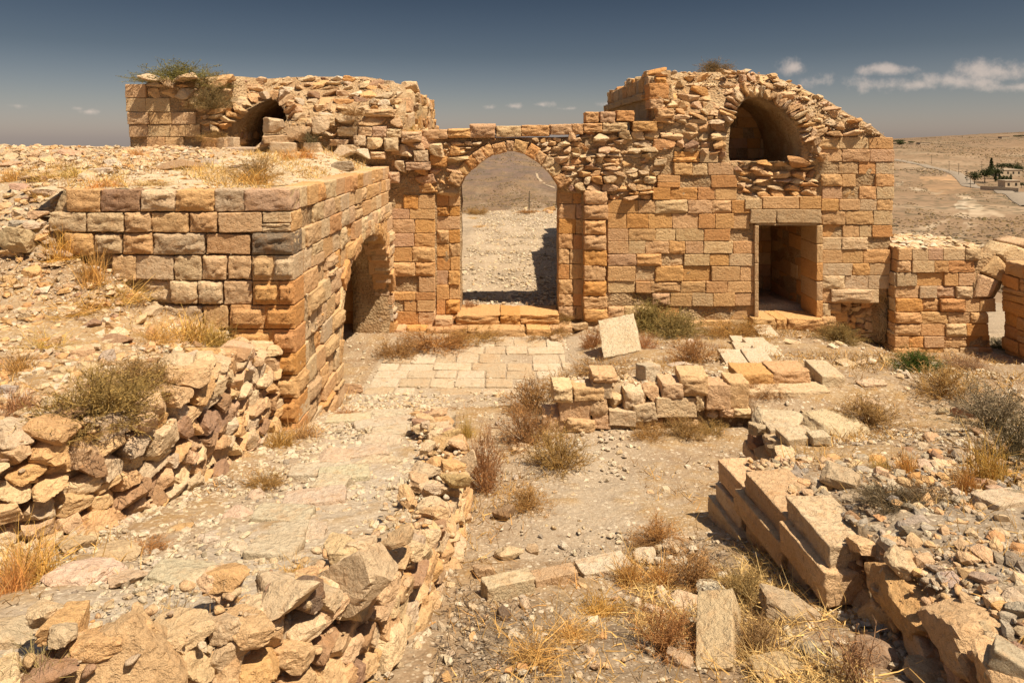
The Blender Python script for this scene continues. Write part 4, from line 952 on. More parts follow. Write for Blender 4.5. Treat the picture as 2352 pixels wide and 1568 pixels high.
def wall_chips(th, line, zt, n, pal, smax=.07, u0=0, u1=None):
    u1 = u1 or line.L; P = []
    for i in range(n):
        u = random.uniform(u0, u1); p = line.at(u); t = line.tan(u); nn = np.array((t[1], -t[0])); q = p+nn*.2; b = float(zg(q[0], q[1])); tp = zt(u, p)
        if random.random() < .35: q = p-nn*random.uniform(.1, .6); z = max(tp-.02, float(zg(q[0], q[1])))
        else: q = p+nn*random.uniform(-.16, -.05); z = random.uniform(b, max(tp, b+.05))
        P.append((q[0], q[1], z))
    me = scatter_mesh('wall_chips', np.array(P)-np.array(BASE[th.name][:]), RNG.uniform(.25, 1, n)**2*smax, cols_of(pal, n), shapes=_smaller, smooth=True)
    o = bpy.data.objects.new('wall_chips', me); C.objects.link(o); o.parent = th; o['kind'] = 'stuff'

KL = Line([(x, y) for x, y in zip(KX, KY)]); LL = Line([(x, y) for x, y in zip(LX, LY)])
dwl = thing('dry_stone_wall', (-3.0, 6.3, 1.0), 'long dry stone wall of tilted flat stones holding the hillside, ending at the drafted block', 'wall')
def lt_z(u, p): return float(np.interp(p[1], [2.5, 4.0, 5.0, 6.0, 7.2, 8.0, 9.0], [2.1, 2.0, 1.98, 1.99, 1.96, 1.78, 1.52]))
dry_wall(dwl, LL, lt_z, (.13, .19), (.19, .36), P_DRY, [(L_DRY, 4), (L_RUB, 1)], lean=.07, u0=1.0, depth=.34, tilt=.06)
wall_chips(dwl, LL, lt_z, 500, P_DRY, u0=1.0); leftovers(dwl)
KU0 = float(np.interp(2.78, KY, KL.c))
dwc = thing('dry_stone_wall', (-.6, 5.5, .9), 'dry stone wall curving beside the stony ramp, with big rounded cap stones in front', 'wall')
def kt_z(u, p): return float(np.interp(p[1], RAMY, RAMZ))+float(np.interp(p[1], [2, 3.5, 5, 7, 8.5, 9.6, 10.3], [.10, .10, .12, .16, .2, .22, .0]))
dry_wall(dwc, KL, kt_z, (.085, .14), (.14, .29), [(CREAM, 3), (TAN, 4), (OCHRE, 2.4), (GREY, 1.6), (BROWN, .9)], [(L_DRY, 4), (L_RUB, 1)], lean=.10, u0=KU0, u1=KL.L-.4, depth=.26, tilt=.07, batter=.10, tops=.62)
for px, py, w, h, c in [(815, 1318, 145, 128, (.54, .40, .25)), (655, 1383, 128, 78, (.57, .43, .27)), (700, 1375, 82, 96, DARKS), (285, 1520, 210, 190, (.53, .355, .19)), (515, 1512, 100, 100, (.56, .42, .265)), (575, 1440, 70, 60, (.56, .42, .27)), (920, 1242, 66, 44, (.46, .32, .18)),
                       (1045, 1110, 70, 55, (.48, .34, .16)), (1035, 1010, 52, 64, (.54, .38, .18)), (1075, 1060, 40, 70, (.56, .42, .265)), (1010, 1030, 70, 60, (.48, .33, .17)), (1015, 975, 62, 66, (.44, .36, .25)), (1052, 1062, 40, 30, (.54, .44, .3))]:
    Yk = float(np.interp(py+h*.3, [940, 1000, 1075, 1130, 1270, 1310, 1400, 1480, 1568], [10.2, 8.9, 7.1, 6.0, 4.1, 3.75, 3.3, 3.0, 2.75]))
    if px < 1000 and py > 1200: Yk = float(np.interp(px, [197, 398, 600, 797, 890, 965], [2.9, 3.08, 3.3, 3.7, 4.1, 4.6]))+.16
    X, Y, Z = W(px, py, Yk); s = Yk/F
    w, h = (w*1.2, h*1.2) if w > 95 else (w, h)
    cs = stone(dwc, 'cap_stone', L_ROCK, (X, Y-.02, Z+.02), (random.gauss(0, .1), -.15+random.gauss(0, .12), random.uniform(-.2, .5)), (w*s*1.08, w*s*.75, h*s*.78), None, c)
    if c == DARKS and cs: cs['label'] = 'dark brown cap stone'
wall_chips(dwc, KL, kt_z, 1100, P_PALE+P_RUB, .075, u0=KU0); leftovers(dwc)

RL = Line([(2.62, 6.95), (2.14, 6.74), (2.22, 6.1), (2.30, 5.4), (2.36, 4.4), (2.32, 3.3), (2.2, 1.6)])
rwl = thing('retaining_wall', (2.35, 5, .8), 'shaded ruined wall of long slabs and slipping stones at the right, holding the rubble platform', 'wall')
def rt_z(u, p): return float(np.interp(p[1], [1, 2, 3.3, 4.5, 5.5, 6.7, 8], [1.92, 1.84, 1.68, 1.50, 1.30, 1.13, 1.0]))
dry_wall(rwl, RL, rt_z, (.19, .26), (.5, .95), [(TAN, 3), (CREAM, 2)], [(L_CUT, 3), (L_ASH, 1)], depth=.34, u0=.56, u1=2.3, tilt=.018, over=.99, batter=.03, name='cut_slab', top=False, off=.10)
dry_wall(rwl, RL, rt_z, (.14, .23), (.26, .52), [(TAN, 4), (OCHRE, 2), (PINK, .5), (CREAM, 2), (BROWN, .4)], [(L_DRY, 4), (L_RUB, 1)], depth=.36, u0=2.2, tilt=.05, lean=-.03, over=1.12, tops=.7)
for px, py, w, h, Yk, c, lb in [(1830, 1118, 100, 50, 6.0, (.46, .32, .18), L_RUB), (1900, 1085, 100, 80, 5.8, (.47, .36, .23), L_RUB), (1935, 1140, 92, 90, 5.5, (.44, .35, .24), L_RUB), (2020, 1215, 96, 80, 4.9, (.42, .33, .22), L_RUB),
                            (2290, 1520, 130, 120, 3.3, (.45, .37, .25), L_CUT), (2190, 1440, 80, 60, 3.8, (.5, .38, .24), L_DRY)]:
    X, Y, Z = W(px, py, Yk); s = Yk/F; stone(rwl, 'cap_stone', L_DRY if lb is L_RUB else lb, (X+.1, Y, Z-.05), (random.gauss(0, .12), .18+random.gauss(0, .1), -.5+random.gauss(0, .25)), (w*s*.85, w*s*.6, h*s*.62), None, c)
wall_chips(rwl, RL, rt_z, 500, P_RUB, .09, u0=.5); leftovers(rwl)
# blocks at the far end of the platform
pe = thing('ruined_wall_end', (2.95, 7.9, .6), 'broken wall end topped by a pale flat slab, in the middle of the right half', 'wall')
FPE = Facade(2.78, 0, 0, -1)
rubble(pe, FPE, [[(-8.0, .3), (-6.9, .35), (-6.9, 1.0), (-8.0, .92)]], [], (.14, .24), (.2, .42), P_RUB, depth=.34, libs=[(L_RUB, 2), (L_DRY, 1)], name='wall_stone')
FPB = Facade(0, 7.98, -1, 0)
for px, py, w, h, Yk, c in [(1785, 962, 118, 40, 7.9, (.58, .47, .31)), (1740, 985, 40, 40, 7.6, (.48, .38, .25)), (1830, 1002, 78, 18, 7.3, (.55, .44, .29)), (1790, 985, 60, 26, 7.6, (.53, .42, .28)), (1880, 1005, 44, 16, 7.2, (.55, .45, .3))]:
    X, Y, Z = W(px, py, Yk); s = Yk/F; stone(pe, 'cap_stone', L_SLAB if h < 30 else L_RUB, (X, Y, Z), (.1, 0, random.gauss(0, .2)), (w*s, w*s*.7, max(.1, h*s*.7)), None, c)

# the low wall across the middle, each stone placed
mw = thing('low_wall_remnant', (1.9, 10.1, 0), 'knee high remnant of a stone wall crossing the court in front of the doorway', 'wall')
FM = Facade(0, 10.1, 1, 0)
def cpx(c): return 1205.8+c*.4873
def cpy(c): return 689+c*.4873
for a, b, c, d in [(90,200,540,620),(205,325,550,615),(325,400,535,600),(400,515,510,580),(390,530,565,612),(515,610,480,560),(520,640,555,600),(660,850,520,600),(165,300,455,560),(303,380,455,540),(380,470,445,525),(468,560,420,510),(560,648,400,485),
                   (612,795,455,545),(797,853,435,520),(645,735,385,455),(735,855,345,445),(230,360,405,465),(320,400,380,455),(135,215,395,475),(320,425,340,380),(855,960,395,510),(958,1045,380,500),(860,920,510,555),(920,980,505,550),(980,1065,495,540)]:
    put(mw, FM, PX(cpx(a-5), 10.1), PX(cpx(b+5), 10.1), PZ(cpy(d), 10.1), PZ(cpy(c), 10.1), random.choice([L_WORN, L_RUB, L_QUARRY, L_CUT]), [(CREAM, 3), (TAN, 2), (PINK, 1.5), (GREY, 1)], depth=.42, d=.06+random.uniform(-.03, .05), name='wall_stone', tilt=.04)
for a, b, c, d, Yk, D in [(1005,1175,345,415,10.5,.5),(1170,1345,335,405,10.5,.5),(1060,1440,430,515,10.15,.4),(1350,1430,430,480,10.3,.4)]:
    f = Facade(0, Yk, 1, 0); put(mw, f, PX(cpx(a), Yk), PX(cpx(b), Yk), PZ(cpy(d), Yk), PZ(cpy(c), Yk), L_WORN, P_ASH, depth=D, name='step_block')
n = 700; X = RNG.uniform(.8, 3.0, n); Y = RNG.uniform(10.1, 10.9, n); 
me = scatter_mesh('wall_fill', np.stack([X, Y, zg(X, Y)+.03], 1)-np.array(BASE[mw.name][:]), RNG.uniform(.2, 1, n)**2*.1+.01, cols_of(P_PALE, n), shapes=_smaller)
o = bpy.data.objects.new('wall_fill', me); C.objects.link(o); o.parent = mw; o['kind'] = 'stuff'

# ------------------------------------------------------------------ fallen stones, one by one
def boulder(name, px, py, w, h, label, color, lib=None, cat='rock', rot=None, sink=.30, fl=.8, group=None, lo=2.0, at=None):
    X, Y, Z = at or G(px, py, lo); s = Y/F; wd = w*s; hd = max(h*s*fl, wd*.22)
    if at is None: X, Y = (px-CX)/F*(Y+wd*.25), Y+wd*.25; Z = float(zg(X, Y))
    o = link(name, random.choice(lib or L_ROCK), None, (X, Y, Z+hd*(.5-sink)), rot or (random.gauss(0, .1), random.gauss(0, .12), random.uniform(-.4, .4)), (wd, wd*random.uniform(.65, .95), hd), color)
    return tag(o, label, cat, group)
Wt, Cr, Ta, Oc, Gr, Br, Dk = (.62,.505,.365), (.58,.44,.29), (.52,.365,.22), (.54,.345,.18), (.45,.37,.29), (.32,.20,.125), (.18,.125,.09)
STONES = [
 ('boulder', 415, 888, 98, 100, 'large pale sloping boulder on top of the tilted dry stone wall, beside the brown scrub', Cr),
 ('boulder', 47, 590, 94, 78, 'big tan boulder on the grassy bank, left of the drafted block', Ta),
 ('boulder', 205, 756, 50, 26, 'dark flat stone among straw on the left hillside', Br),
 ('boulder', 250, 832, 44, 48, 'grey angular stone above the olive scrub on the left hillside', Gr),
 ('boulder', 265, 795, 84, 40, 'dark reddish stone half hidden behind the olive scrub', Br),
 ('boulder', 191, 352, 46, 18, 'rounded pale boulder on the left skyline', Cr), ('boulder', 160, 356, 46, 18, 'brownish boulder on the left skyline beside the rounded pale one', Ta),
 ('boulder', 86, 416, 66, 28, 'pale boulder with a dark underside on the rocky bank, behind dry grass', Ta), ('boulder', 101, 455, 58, 32, 'fissured rounded boulder by the corner of the drafted block', Cr), ('boulder', 46, 440, 52, 26, 'pinkish boulder on the rocky bank, left of the fissured one', (.48,.33,.22)),
 ('boulder', 229, 398, 62, 20, 'long flat pale boulder on the bank, in front of the left tower', Wt), ('boulder', 273, 380, 48, 15, 'low smooth pale rock near the base of the left tower', Cr), ('boulder', 22, 362, 60, 24, 'weathered outcrop at the far left skyline', Ta), ('boulder', 20, 384, 52, 18, 'low tan rock below the far left outcrop', Ta),
 ('boulder', 47, 530, 50, 26, 'slanting slab just above the big tan boulder', Gr), ('boulder', 81, 535, 44, 26, 'cream stone right of the slanting slab on the bank', Cr), ('boulder', 222, 634, 34, 28, 'white stone standing in dry grass by the drafted block', Wt),
 ('boulder', 150, 600, 36, 26, 'small cream stone in the straw below the drafted block', Cr),
 ('boulder', 22, 905, 50, 30, 'pale grey boulder at the left picture edge above the dry stone wall', Gr), ('boulder', 18, 985, 40, 24, 'cream stone at the left edge on the bank', Cr), ('boulder', 118, 935, 46, 30, 'broken cream stone between straw tufts left of the olive scrub', Cr), ('boulder', 150, 860, 54, 26, 'flat tan stone on the rubble bank', Ta),
 ('boulder', 770, 1062, 85, 34, 'smooth pale hump of rock in the upper ramp', Cr), ('boulder', 548, 1194, 74, 36, 'pale flat rock at the foot of the tilted dry stone wall', Cr), ('boulder', 415, 1224, 54, 24, 'yellowish flat stone lying on the brown earth of the ramp', Oc), ('boulder', 480, 1252, 50, 34, 'white broken stone in the middle of the ramp', Wt), ('boulder', 548, 1266, 54, 26, 'pale slab in the ramp next to the white broken stone', Wt),
 ('boulder', 190, 1346, 150, 66, 'wide pale flat rock in the lower ramp', Wt), ('boulder', 285, 1345, 100, 34, 'low white slab joined to the wide pale rock', Cr), ('boulder', 25, 1490, 150, 90, 'huge flat slab at the lower left edge', Cr), ('boulder', 270, 1290, 100, 52, 'brown rounded rock at the foot of the dry stone wall', Ta), ('boulder', 170, 1270, 90, 50, 'sunken brown rock beside the golden grass at left', Ta), ('boulder', 590, 1145, 44, 32, 'upright cream stone at the right end of the dry stone wall foot', Cr),
 ('boulder', 805, 905, 62, 40, 'flat brown boulder with a dark crack by the arch pier of the drafted block', (.45,.3,.18)),
 ('boulder', 1160, 1198, 56, 58, 'dark reddish boulder on the pit floor, right of the curved wall', Br), ('boulder', 1168, 1286, 64, 48, 'cream angular rock on the pit floor below the dark reddish boulder', Cr), ('boulder', 1108, 1334, 60, 54, 'tan squarish rock by the foot of the curved wall', Ta), ('boulder', 1158, 1425, 36, 42, 'small dark brown stone on the ashy ground', Dk), ('boulder', 1207, 1395, 28, 34, 'small pointed cream stone on the ashy ground', Cr),
 ('boulder', 1225, 1268, 34, 18, 'small flat tan stone on the pit floor', Ta), ('boulder', 1110, 1050, 40, 30, 'whitish stone beside the narrow bush at the curved wall', Wt), ('boulder', 1195, 1042, 44, 28, 'pale stone at the path edge below the bushes', Cr), ('boulder', 1330, 1075, 26, 22, 'rounded cream stone beside the round bush', Cr),
 ('boulder', 1500, 1412, 42, 34, 'cream stone left of the standing dressed block', Cr), ('boulder', 1353, 1508, 30, 32, 'lone pale stone on the straw at bottom centre', Cr), ('boulder', 1560, 1528, 64, 44, 'tan stone half hidden by scrub, left of the standing block', Ta), ('boulder', 1862, 1500, 44, 40, 'grey stone in front of the shaded wall at bottom right', Gr), ('boulder', 1810, 1425, 120, 74, 'flat tan rock half in the shadow of the right wall', (.45,.33,.22)), ('boulder', 1580, 1398, 72, 36, 'pale flat stone behind the standing dressed block', Cr), ('boulder', 1640, 1372, 80, 38, 'white slab behind the standing dressed block', Wt), ('boulder', 2010, 1530, 100, 80, 'brown rock in the shade at the foot of the right wall', (.33,.22,.14)), ('boulder', 1790, 1560, 130, 40, 'pale rock at the bottom edge beside the sprouting scrub', Ta), ('boulder', 2130, 1568, 100, 50, 'tan rock at the bottom edge under the right wall', Ta),
 ('boulder', 1930, 1000, 140, 44, 'big pale slab with an irregular edge on the right platform', Cr), ('boulder', 2135, 1078, 62, 18, 'flat pinkish cream stone on the burnt grass at right', Cr), ('boulder', 2058, 1136, 52, 44, 'rounded grey white stone on the right platform', Wt), ('boulder', 2008, 1136, 44, 40, 'angular pale stone next to the rounded one on the right platform', Cr), ('boulder', 2085, 1048, 36, 26, 'grey stone with white top in the stubble at right', Gr), ('boulder', 2150, 1320, 42, 30, 'smooth bluish grey stone in the ashy rubble at lower right', Gr), ('boulder', 2255, 1345, 60, 44, 'pinkish stone in the ashy rubble near the right edge', (.42,.31,.23)), ('boulder', 2190, 1348, 54, 34, 'ashy pitted stone in the rubble at lower right', Gr), ('boulder', 2220, 1395, 44, 40, 'small slab standing in the ashy rubble at lower right', Ta), ('boulder', 2335, 1420, 60, 50, 'brownish lump of rubble at the right edge', Gr), ('boulder', 2100, 1215, 70, 40, 'clod of old mortar behind the right wall', Gr),
 ('boulder', 2215, 965, 60, 46, 'reddish rock beside the grey thicket at right', (.42,.28,.18)), ('boulder', 2170, 955, 40, 24, 'brown stone left of the reddish rock', Ta), ('boulder', 2140, 1010, 34, 20, 'small tan stone on the path at right', Ta), ('boulder', 2250, 1000, 44, 22, 'brown flat stone in front of the grey thicket', Br),
 ('boulder', 1276, 784, 36, 22, 'flat tan stone at the far edge of the paving', Ta), ('boulder', 1328, 764, 48, 34, 'rough tan rock by the right gate jamb', Ta), ('boulder', 1384, 762, 42, 26, 'pale stone behind the leaning slab', Cr), ('boulder', 1365, 780, 24, 16, 'small white stone left of the leaning slab', Wt), ('boulder', 1440, 752, 34, 24, 'small stone wedged behind the top of the leaning slab', Cr), ('boulder', 1590, 790, 30, 20, 'white stone among the brown scrub below the door', Wt), ('boulder', 1985, 770, 42, 34, 'cream block by the broken foot of the right tower', Cr), ('boulder', 2005, 785, 26, 20, 'small stone by the broken foot of the right tower', Cr),
 ('boulder', 1500, 850, 44, 24, 'low pale stone behind the wall remnant', Cr), ('boulder', 1380, 860, 50, 16, 'flat pale stone at the left end of the wall remnant', Wt), ('boulder', 2000, 890, 60, 18, 'flat cream stone in front of the tilted slab at right', Cr), ('boulder', 1560, 845, 60, 22, 'cream slab in the dust behind the wall remnant', Wt), ('boulder', 1985, 940, 60, 26, 'flat cream stone on the slope above the right platform', Cr),
]
for n_, px, py, w, h, lab, c in STONES: boulder(n_, px, py, w, h, lab, tuple(a*random.uniform(.93, 1.05) for a in c), random.choice([L_ROCK, L_DRY]))
# stones on the flat roof of the block and at the foot of the left tower
def roof_at(px, py):
    for Y in np.arange(9.2, 17.5, .02):
        if EYE-(py-HY)/F*Y < roof_z((px-CX)/F*Y, Y): break
    return (px-CX)/F*Y, Y, float(roof_z((px-CX)/F*Y, Y))
for px, py, w, h, lab, c, lib in [(411, 388, 102, 36, 'long brown boulder on the flat roof of the drafted block', (.36,.23,.13), L_ROCK), (480, 378, 44, 24, 'grey white stone at the right end of the long brown boulder', Gr, L_ROCK), (788, 390, 52, 40, 'round pitted grey brown boulder on the roof edge', (.37,.29,.2), L_DRY), (540, 386, 28, 12, 'small dark stone on the flat roof', Dk, L_ROCK), (438, 393, 36, 8, 'thin tan slab lying before the long brown boulder', Ta, L_ROCK)]:
    boulder('boulder', px, py, w, h, lab, c, lib, at=roof_at(px, py))
for px, py, w, h, lab, c, lib in [(655, 358, 56, 34, 'squared pale block fallen in front of the left arched opening, nearest of the heap', Cr, L_CUT), (720, 358, 50, 32, 'cream block right of the pale one at the foot of the rubble slope', Cr, L_RUB), (628, 306, 50, 36, 'large cream stone perched at the right side of the left arched opening', Cr, L_RUB), (640, 326, 66, 16, 'flat lintel block lying across the left arched opening', Ta, L_CUT), (685, 328, 52, 40, 'broken tan stone on the heap right of the left arched opening', Ta, L_RUB), (622, 336, 46, 18, 'reddish stone under the flat lintel block', (.42,.27,.16), L_RUB), (486, 352, 34, 36, 'orange block standing left of the left arched opening', (.47,.27,.12), L_CUT), (512, 345, 30, 28, 'tan block beside the orange one', Ta, L_CUT), (535, 345, 22, 30, 'pale block at the threshold of the left arched opening', Cr, L_CUT), (740, 307, 44, 40, 'pointed cream block leaning on the stepped stones', Cr, L_RUB), (790, 365, 50, 32, 'cream boulder below the stepped stones of the left tower', Cr, L_ROCK), (555, 358, 60, 20, 'half buried pale slab before the left arched opening', Gr, L_CUT), (600, 352, 34, 26, 'rounded cream stone before the left arched opening', Cr, L_ROCK), (835, 362, 40, 22, 'white stone at the back corner of the flat roof', Wt, L_ROCK), (350, 190, 60, 18, 'flat cream stone on the corner top of the left tower', Cr, L_ROCK), (430, 188, 60, 22, 'tan slab under the green shrub on the left tower', Ta, L_ROCK), (385, 200, 34, 22, 'small stone under the green shrub on the left tower', Ta, L_RUB)]:
    Yk = 16.35 if py > 280 else 16.6
    boulder('fallen_block', px, py, w, h, lab, c, lib, 'block', at=W(px, py, Yk), sink=.02, fl=1.0)

def slab(name, px0, py0, px1, py1, wpx, tpx, label, color, Y0, Y1, lib=L_CUT, roll=0.0, cat='slab'):
    """a dressed stone whose long axis runs between two points of the photograph at distances Y0 and Y1"""
    a, b = Vector(W(px0, py0, Y0)), Vector(W(px1, py1, Y1)); ax = b-a; L = ax.length; s = (Y0+Y1)/2/F
    q = ax.to_track_quat('X', 'Z'); q = q @ Euler((roll, 0, 0)).to_quaternion()
    o = link(name, random.choice(lib), None, (a+b)/2, q.to_euler(), (L, wpx*s, tpx*s), color); return tag(o, label, cat)
slab('leaning_slab', 1418, 740, 1432, 826, 84, 34, 'big pale dressed slab leaning on its edge between the paving and the scrub', (.60,.50,.34), 14.45, 13.55, roll=.28)
slab('standing_block', 1650, 1556, 1652, 1374, 84, 66, 'tall dressed block with a broken corner standing in the scrub at the bottom', (.55,.42,.25), 4.22, 4.72, roll=-.3, cat='block')
slab('upright_block', 1489, 884, 1488, 836, 40, 40, 'small squared block standing upright on the low wall remnant', (.52,.43,.3), 10.45, 10.5, roll=.5, cat='block')
slab('fallen_beam', 1872, 848, 1915, 888, 50, 46, 'squared stone beam lying at the right end of the low wall', (.57,.46,.3), 11.2, 10.4, cat='block')
slab('tilted_slab', 2040, 828, 2082, 900, 46, 16, 'long flat slab tilted against the slope below the low right wall', (.50,.36,.19), 12.6, 11.4, roll=-.4)
slab('tilted_slab', 2100, 872, 2140, 908, 30, 14, 'short slab lying behind the long tilted one', (.50,.37,.22), 12.0, 11.3, roll=-.2)
slab('flat_slab', 2040, 916, 2118, 912, 36, 14, 'flat step like slab at the foot of the tilted slabs', (.56,.45,.29), 10.9, 10.9)
slab('edging_stone', 1112, 1358, 1220, 1334, 44, 40, 'long cream edging stone, first of the row from the curved wall', (.55,.44,.28), 5.25, 5.4, cat='block')
slab('edging_stone', 1226, 1338, 1322, 1318, 40, 34, 'pinkish orange edging stone, second of the row from the curved wall', (.50,.34,.2), 5.5, 5.6, cat='block')
slab('edging_stone', 1330, 1318, 1442, 1296, 60, 34, 'broad white edging stone, third of the row from the curved wall', (.60,.50,.36), 5.7, 5.85, cat='block')
slab('edging_stone', 1452, 1286, 1500, 1268, 40, 34, 'small white edging stone behind golden grass', (.60,.50,.36), 6.0, 6.1, lib=L_RUB, cat='block')
slab('edging_stone', 1505, 1262, 1580, 1246, 44, 36, 'pale pitted edging stone near the shaded wall corner', (.57,.46,.32), 6.25, 6.4, lib=L_RUB, cat='block')
slab('edging_stone', 1580, 1242, 1635, 1226, 40, 32, 'last white edging stone touching the shaded wall corner', (.60,.50,.36), 6.5, 6.6, lib=L_RUB, cat='block')
slab('edging_stone', 1532, 1300, 1584, 1292, 34, 28, 'white stone lying in front of the edging row', (.60,.51,.37), 5.9, 5.9, lib=L_RUB, cat='block')
slab('squared_block', 2260, 1180, 2352, 1166, 62, 70, 'big squared pale block in the rubble at the right picture edge', (.57,.45,.31), 5.0, 5.2, cat='block')
slab('slope_slab', 1930, 830, 1985, 862, 40, 12, 'thin slab sunk in the slope right of the beam', (.54,.42,.26), 12.0, 11.6)
slab('slope_slab', 2020, 850, 2056, 880, 34, 12, 'thin slab edge left of the long tilted slab', (.52,.4,.24), 12.3, 11.6)
# treads of the ramp: flat worn stones let into the ground
ramp_steps = [(650, 1196, 105, 20), (725, 1156, 110, 26), (735, 1092, 110, 20), (868, 1064, 90, 18), (870, 1018, 88, 16), (885, 980, 112, 15), (760, 1122, 60, 14), (790, 1100, 90, 16), (845, 1048, 70, 14), (905, 955, 100, 12), (700, 1235, 80, 22), (630, 1275, 90, 24), (900, 1000, 70, 12), (430, 1330, 150, 50), (800, 970, 80, 16), (660, 1240, 70, 20)]
for px, py, w, h in ramp_steps:
    X, Y, Z = G(px, py); s = Y/F
    o = link('ramp_tread', random.choice(L_SLAB+L_DRY[:4]), None, (X, Y, Z+.015), (random.gauss(0, .03), random.gauss(0, .03), random.gauss(0, .15)), (w*s*1.25, max(.26, h*s*2.6), .13), tuple(a*random.uniform(.94, 1.04) for a in (.53, .44, .32)))
    tag(o, 'flat worn tread stone sunk in the gravel of the ramp', 'stone', 'tread stones of the ramp')

# loose stones by area, each a thing
def scatter_things(n, area, smin, smax, pal, label, group, name='loose_stone', flat=.6, ground=G):
    xs = [p[0] for p in area]; ys = [p[1] for p in area]; k = 0
    while k < n:
        x, y = random.uniform(min(xs), max(xs)), random.uniform(min(ys), max(ys))
        if not inpoly(np.array([x]), np.array([y]), area)[0]: continue
        X, Y, Z = ground(x, y); s = (smin+(smax-smin)*random.random()**2.2)*Y/F
        o = link(name, random.choice(L_ROCK+L_RUB+L_DRY), None, (X, Y, Z+s*flat*.2), (random.gauss(0, .25), random.gauss(0, .25), random.uniform(0, 6.28)), (s*random.uniform(.9, 1.3), s*random.uniform(.7, 1), s*flat*random.uniform(.7, 1.1)), pick(pal))
        tag(o, label, 'stone', group); k += 1
scatter_things(90, [(0, 500), (120, 500), (340, 680), (500, 780), (440, 850), (280, 900), (120, 980), (0, 1000)], 14, 50, P_RUB+P_PALE, 'loose broken stone among straw on the left hillside above the dry stone wall', 'loose stones on the left hillside')
scatter_things(24, [(0, 345), (270, 365), (300, 420), (130, 430), (0, 500)], 12, 40, P_PALE, 'loose pale stone on the rocky bank left of the flat roof', 'loose stones on the rocky bank')
scatter_things(26, [(440, 1200), (700, 1080), (850, 1120), (840, 1200), (640, 1300), (300, 1420), (80, 1420), (250, 1300)], 10, 26, P_PALE, 'small pale stone lying on the gravel of the ramp', 'small stones on the ramp')
scatter_things(24, [(1160, 1040), (1330, 1090), (1640, 1060), (1650, 1200), (1400, 1250), (1120, 1200)], 8, 20, P_PALE, 'small pale stone on the dusty floor of the pit', 'small stones on the pit floor')
scatter_things(34, [(1040, 1300), (1500, 1320), (1580, 1400), (1580, 1560), (990, 1560)], 12, 34, P_PALE+P_RUB, 'small stone on the ashy straw strewn ground at the bottom', 'small stones on the ashy ground')
scatter_things(32, [(1780, 1010), (2000, 960), (2200, 1000), (2352, 1100), (2352, 1500), (2250, 1450), (2000, 1200), (1850, 1080)], 10, 34, P_RUB+[(GREY, 4)], 'loose grey tan stone in the rubble of the right platform', 'loose stones on the right platform')
scatter_things(24, [(1640, 780), (1980, 770), (2200, 900), (2150, 940), (1900, 830), (1660, 860)], 10, 30, P_PALE, 'loose pale stone in the dust before the doorway', 'loose stones before the doorway')
scatter_things(10, [(850, 900), (1150, 900), (1150, 1000), (1100, 1040), (1040, 930), (820, 960)], 8, 22, P_PALE, 'small pale stone at the near edge of the paving', 'small stones near the paving')
scatter_things(12, [(1065, 500), (1240, 490), (1240, 600), (1240, 705), (1065, 705)], 5, 13, P_PALE+P_RUB, 'small stone on the dusty yard seen through the gateway', 'small stones in the yard beyond the gateway')
scatter_things(9, [(1065, 478), (1275, 480), (1275, 492), (1065, 488)], 10, 26, P_RUB, 'low rock along the far edge of the yard beyond the gateway', 'rocks at the edge of the yard')
scatter_things(12, [(380, 372), (760, 362), (860, 385), (640, 425), (300, 420)], 8, 22, P_PALE, 'small pale stone on the flat roof of the drafted block', 'small stones on the flat roof', ground=roof_at)

# gravel and chips nobody would count
def pebbles(name, n, x0, x1, y0, y1, smin, smax, pal, dens=None, zoff=0.0):
    X = RNG.uniform(x0, x1, n*2); Y = y0+(y1-y0)*RNG.uniform(0, 1, n*2)**1.25
    m = (np.abs(X) < Y*.80+.3)
    if dens is not None: m &= dens(X, Y) > RNG.uniform(0, 1, n*2)
    X, Y = X[m][:n], Y[m][:n]; s = smin+(smax-smin)*RNG.uniform(0, 1, len(X))**4*(.55+.45*np.minimum(1, Y/9))
    o = link(name, scatter_mesh(name, np.stack([X, Y, zg(X, Y)+s*.15+zoff], 1), s, cols_of(pal, len(X))), kind='stuff'); return o
def clump(X, Y): 
    return np.array([.35+.9*mn.fractal(Vector((a*.8, b*.8, 1.5)), 1, 2, 3) for a, b in zip(X, Y)])+.25
def onramp(X, Y): k = np.interp(Y, KY, KX); return np.where((X < k) & (Y < 12.5) & (X > -3.2), 1.0, 0.0)
pebbles_left = lambda X, Y: np.where((X < -3.1) & (Y < 9.2), 1.0, 0.0)
P_GRAV = [((.62,.53,.39), 5), ((.58,.48,.33), 4), ((.47,.38,.275), 1.6), ((.30,.25,.19), .6), ((.54,.41,.26), 1.5)]
pebbles('gravel', 17000, -7, 8, 2.3, 13, .008, .095, P_GRAV, clump)
pebbles('gravel', 15000, -4, .5, 2.3, 12.5, .008, .085, P_GRAV, onramp)
pebbles('gravel', 5000, 2.2, 6, 2, 9, .01, .085, P_GRAV+[((.40,.34,.26), 4)], clump)
pebbles('gravel', 4000, -8, 12, 12, 18, .012, .09, P_GRAV, clump)
pebbles('gravel', 9000, -1.6, 2.6, 17.5, 41, .02, .13, P_GRAV)

pebbles('gravel', 6000, -8.5, -3, 3.5, 9.2, .015, .14, P_RUB+P_PALE, pebbles_left)

pebbles('gravel', 5000, 2.4, 6, 1.8, 6.8, .02, .17, P_RUB+[((.40,.34,.26), 6), ((.30,.25,.19), 3)], clump)

pebbles('gravel', 5000, -14, -5.6, 9.2, 17, .02, .16, P_PALE+P_RUB)
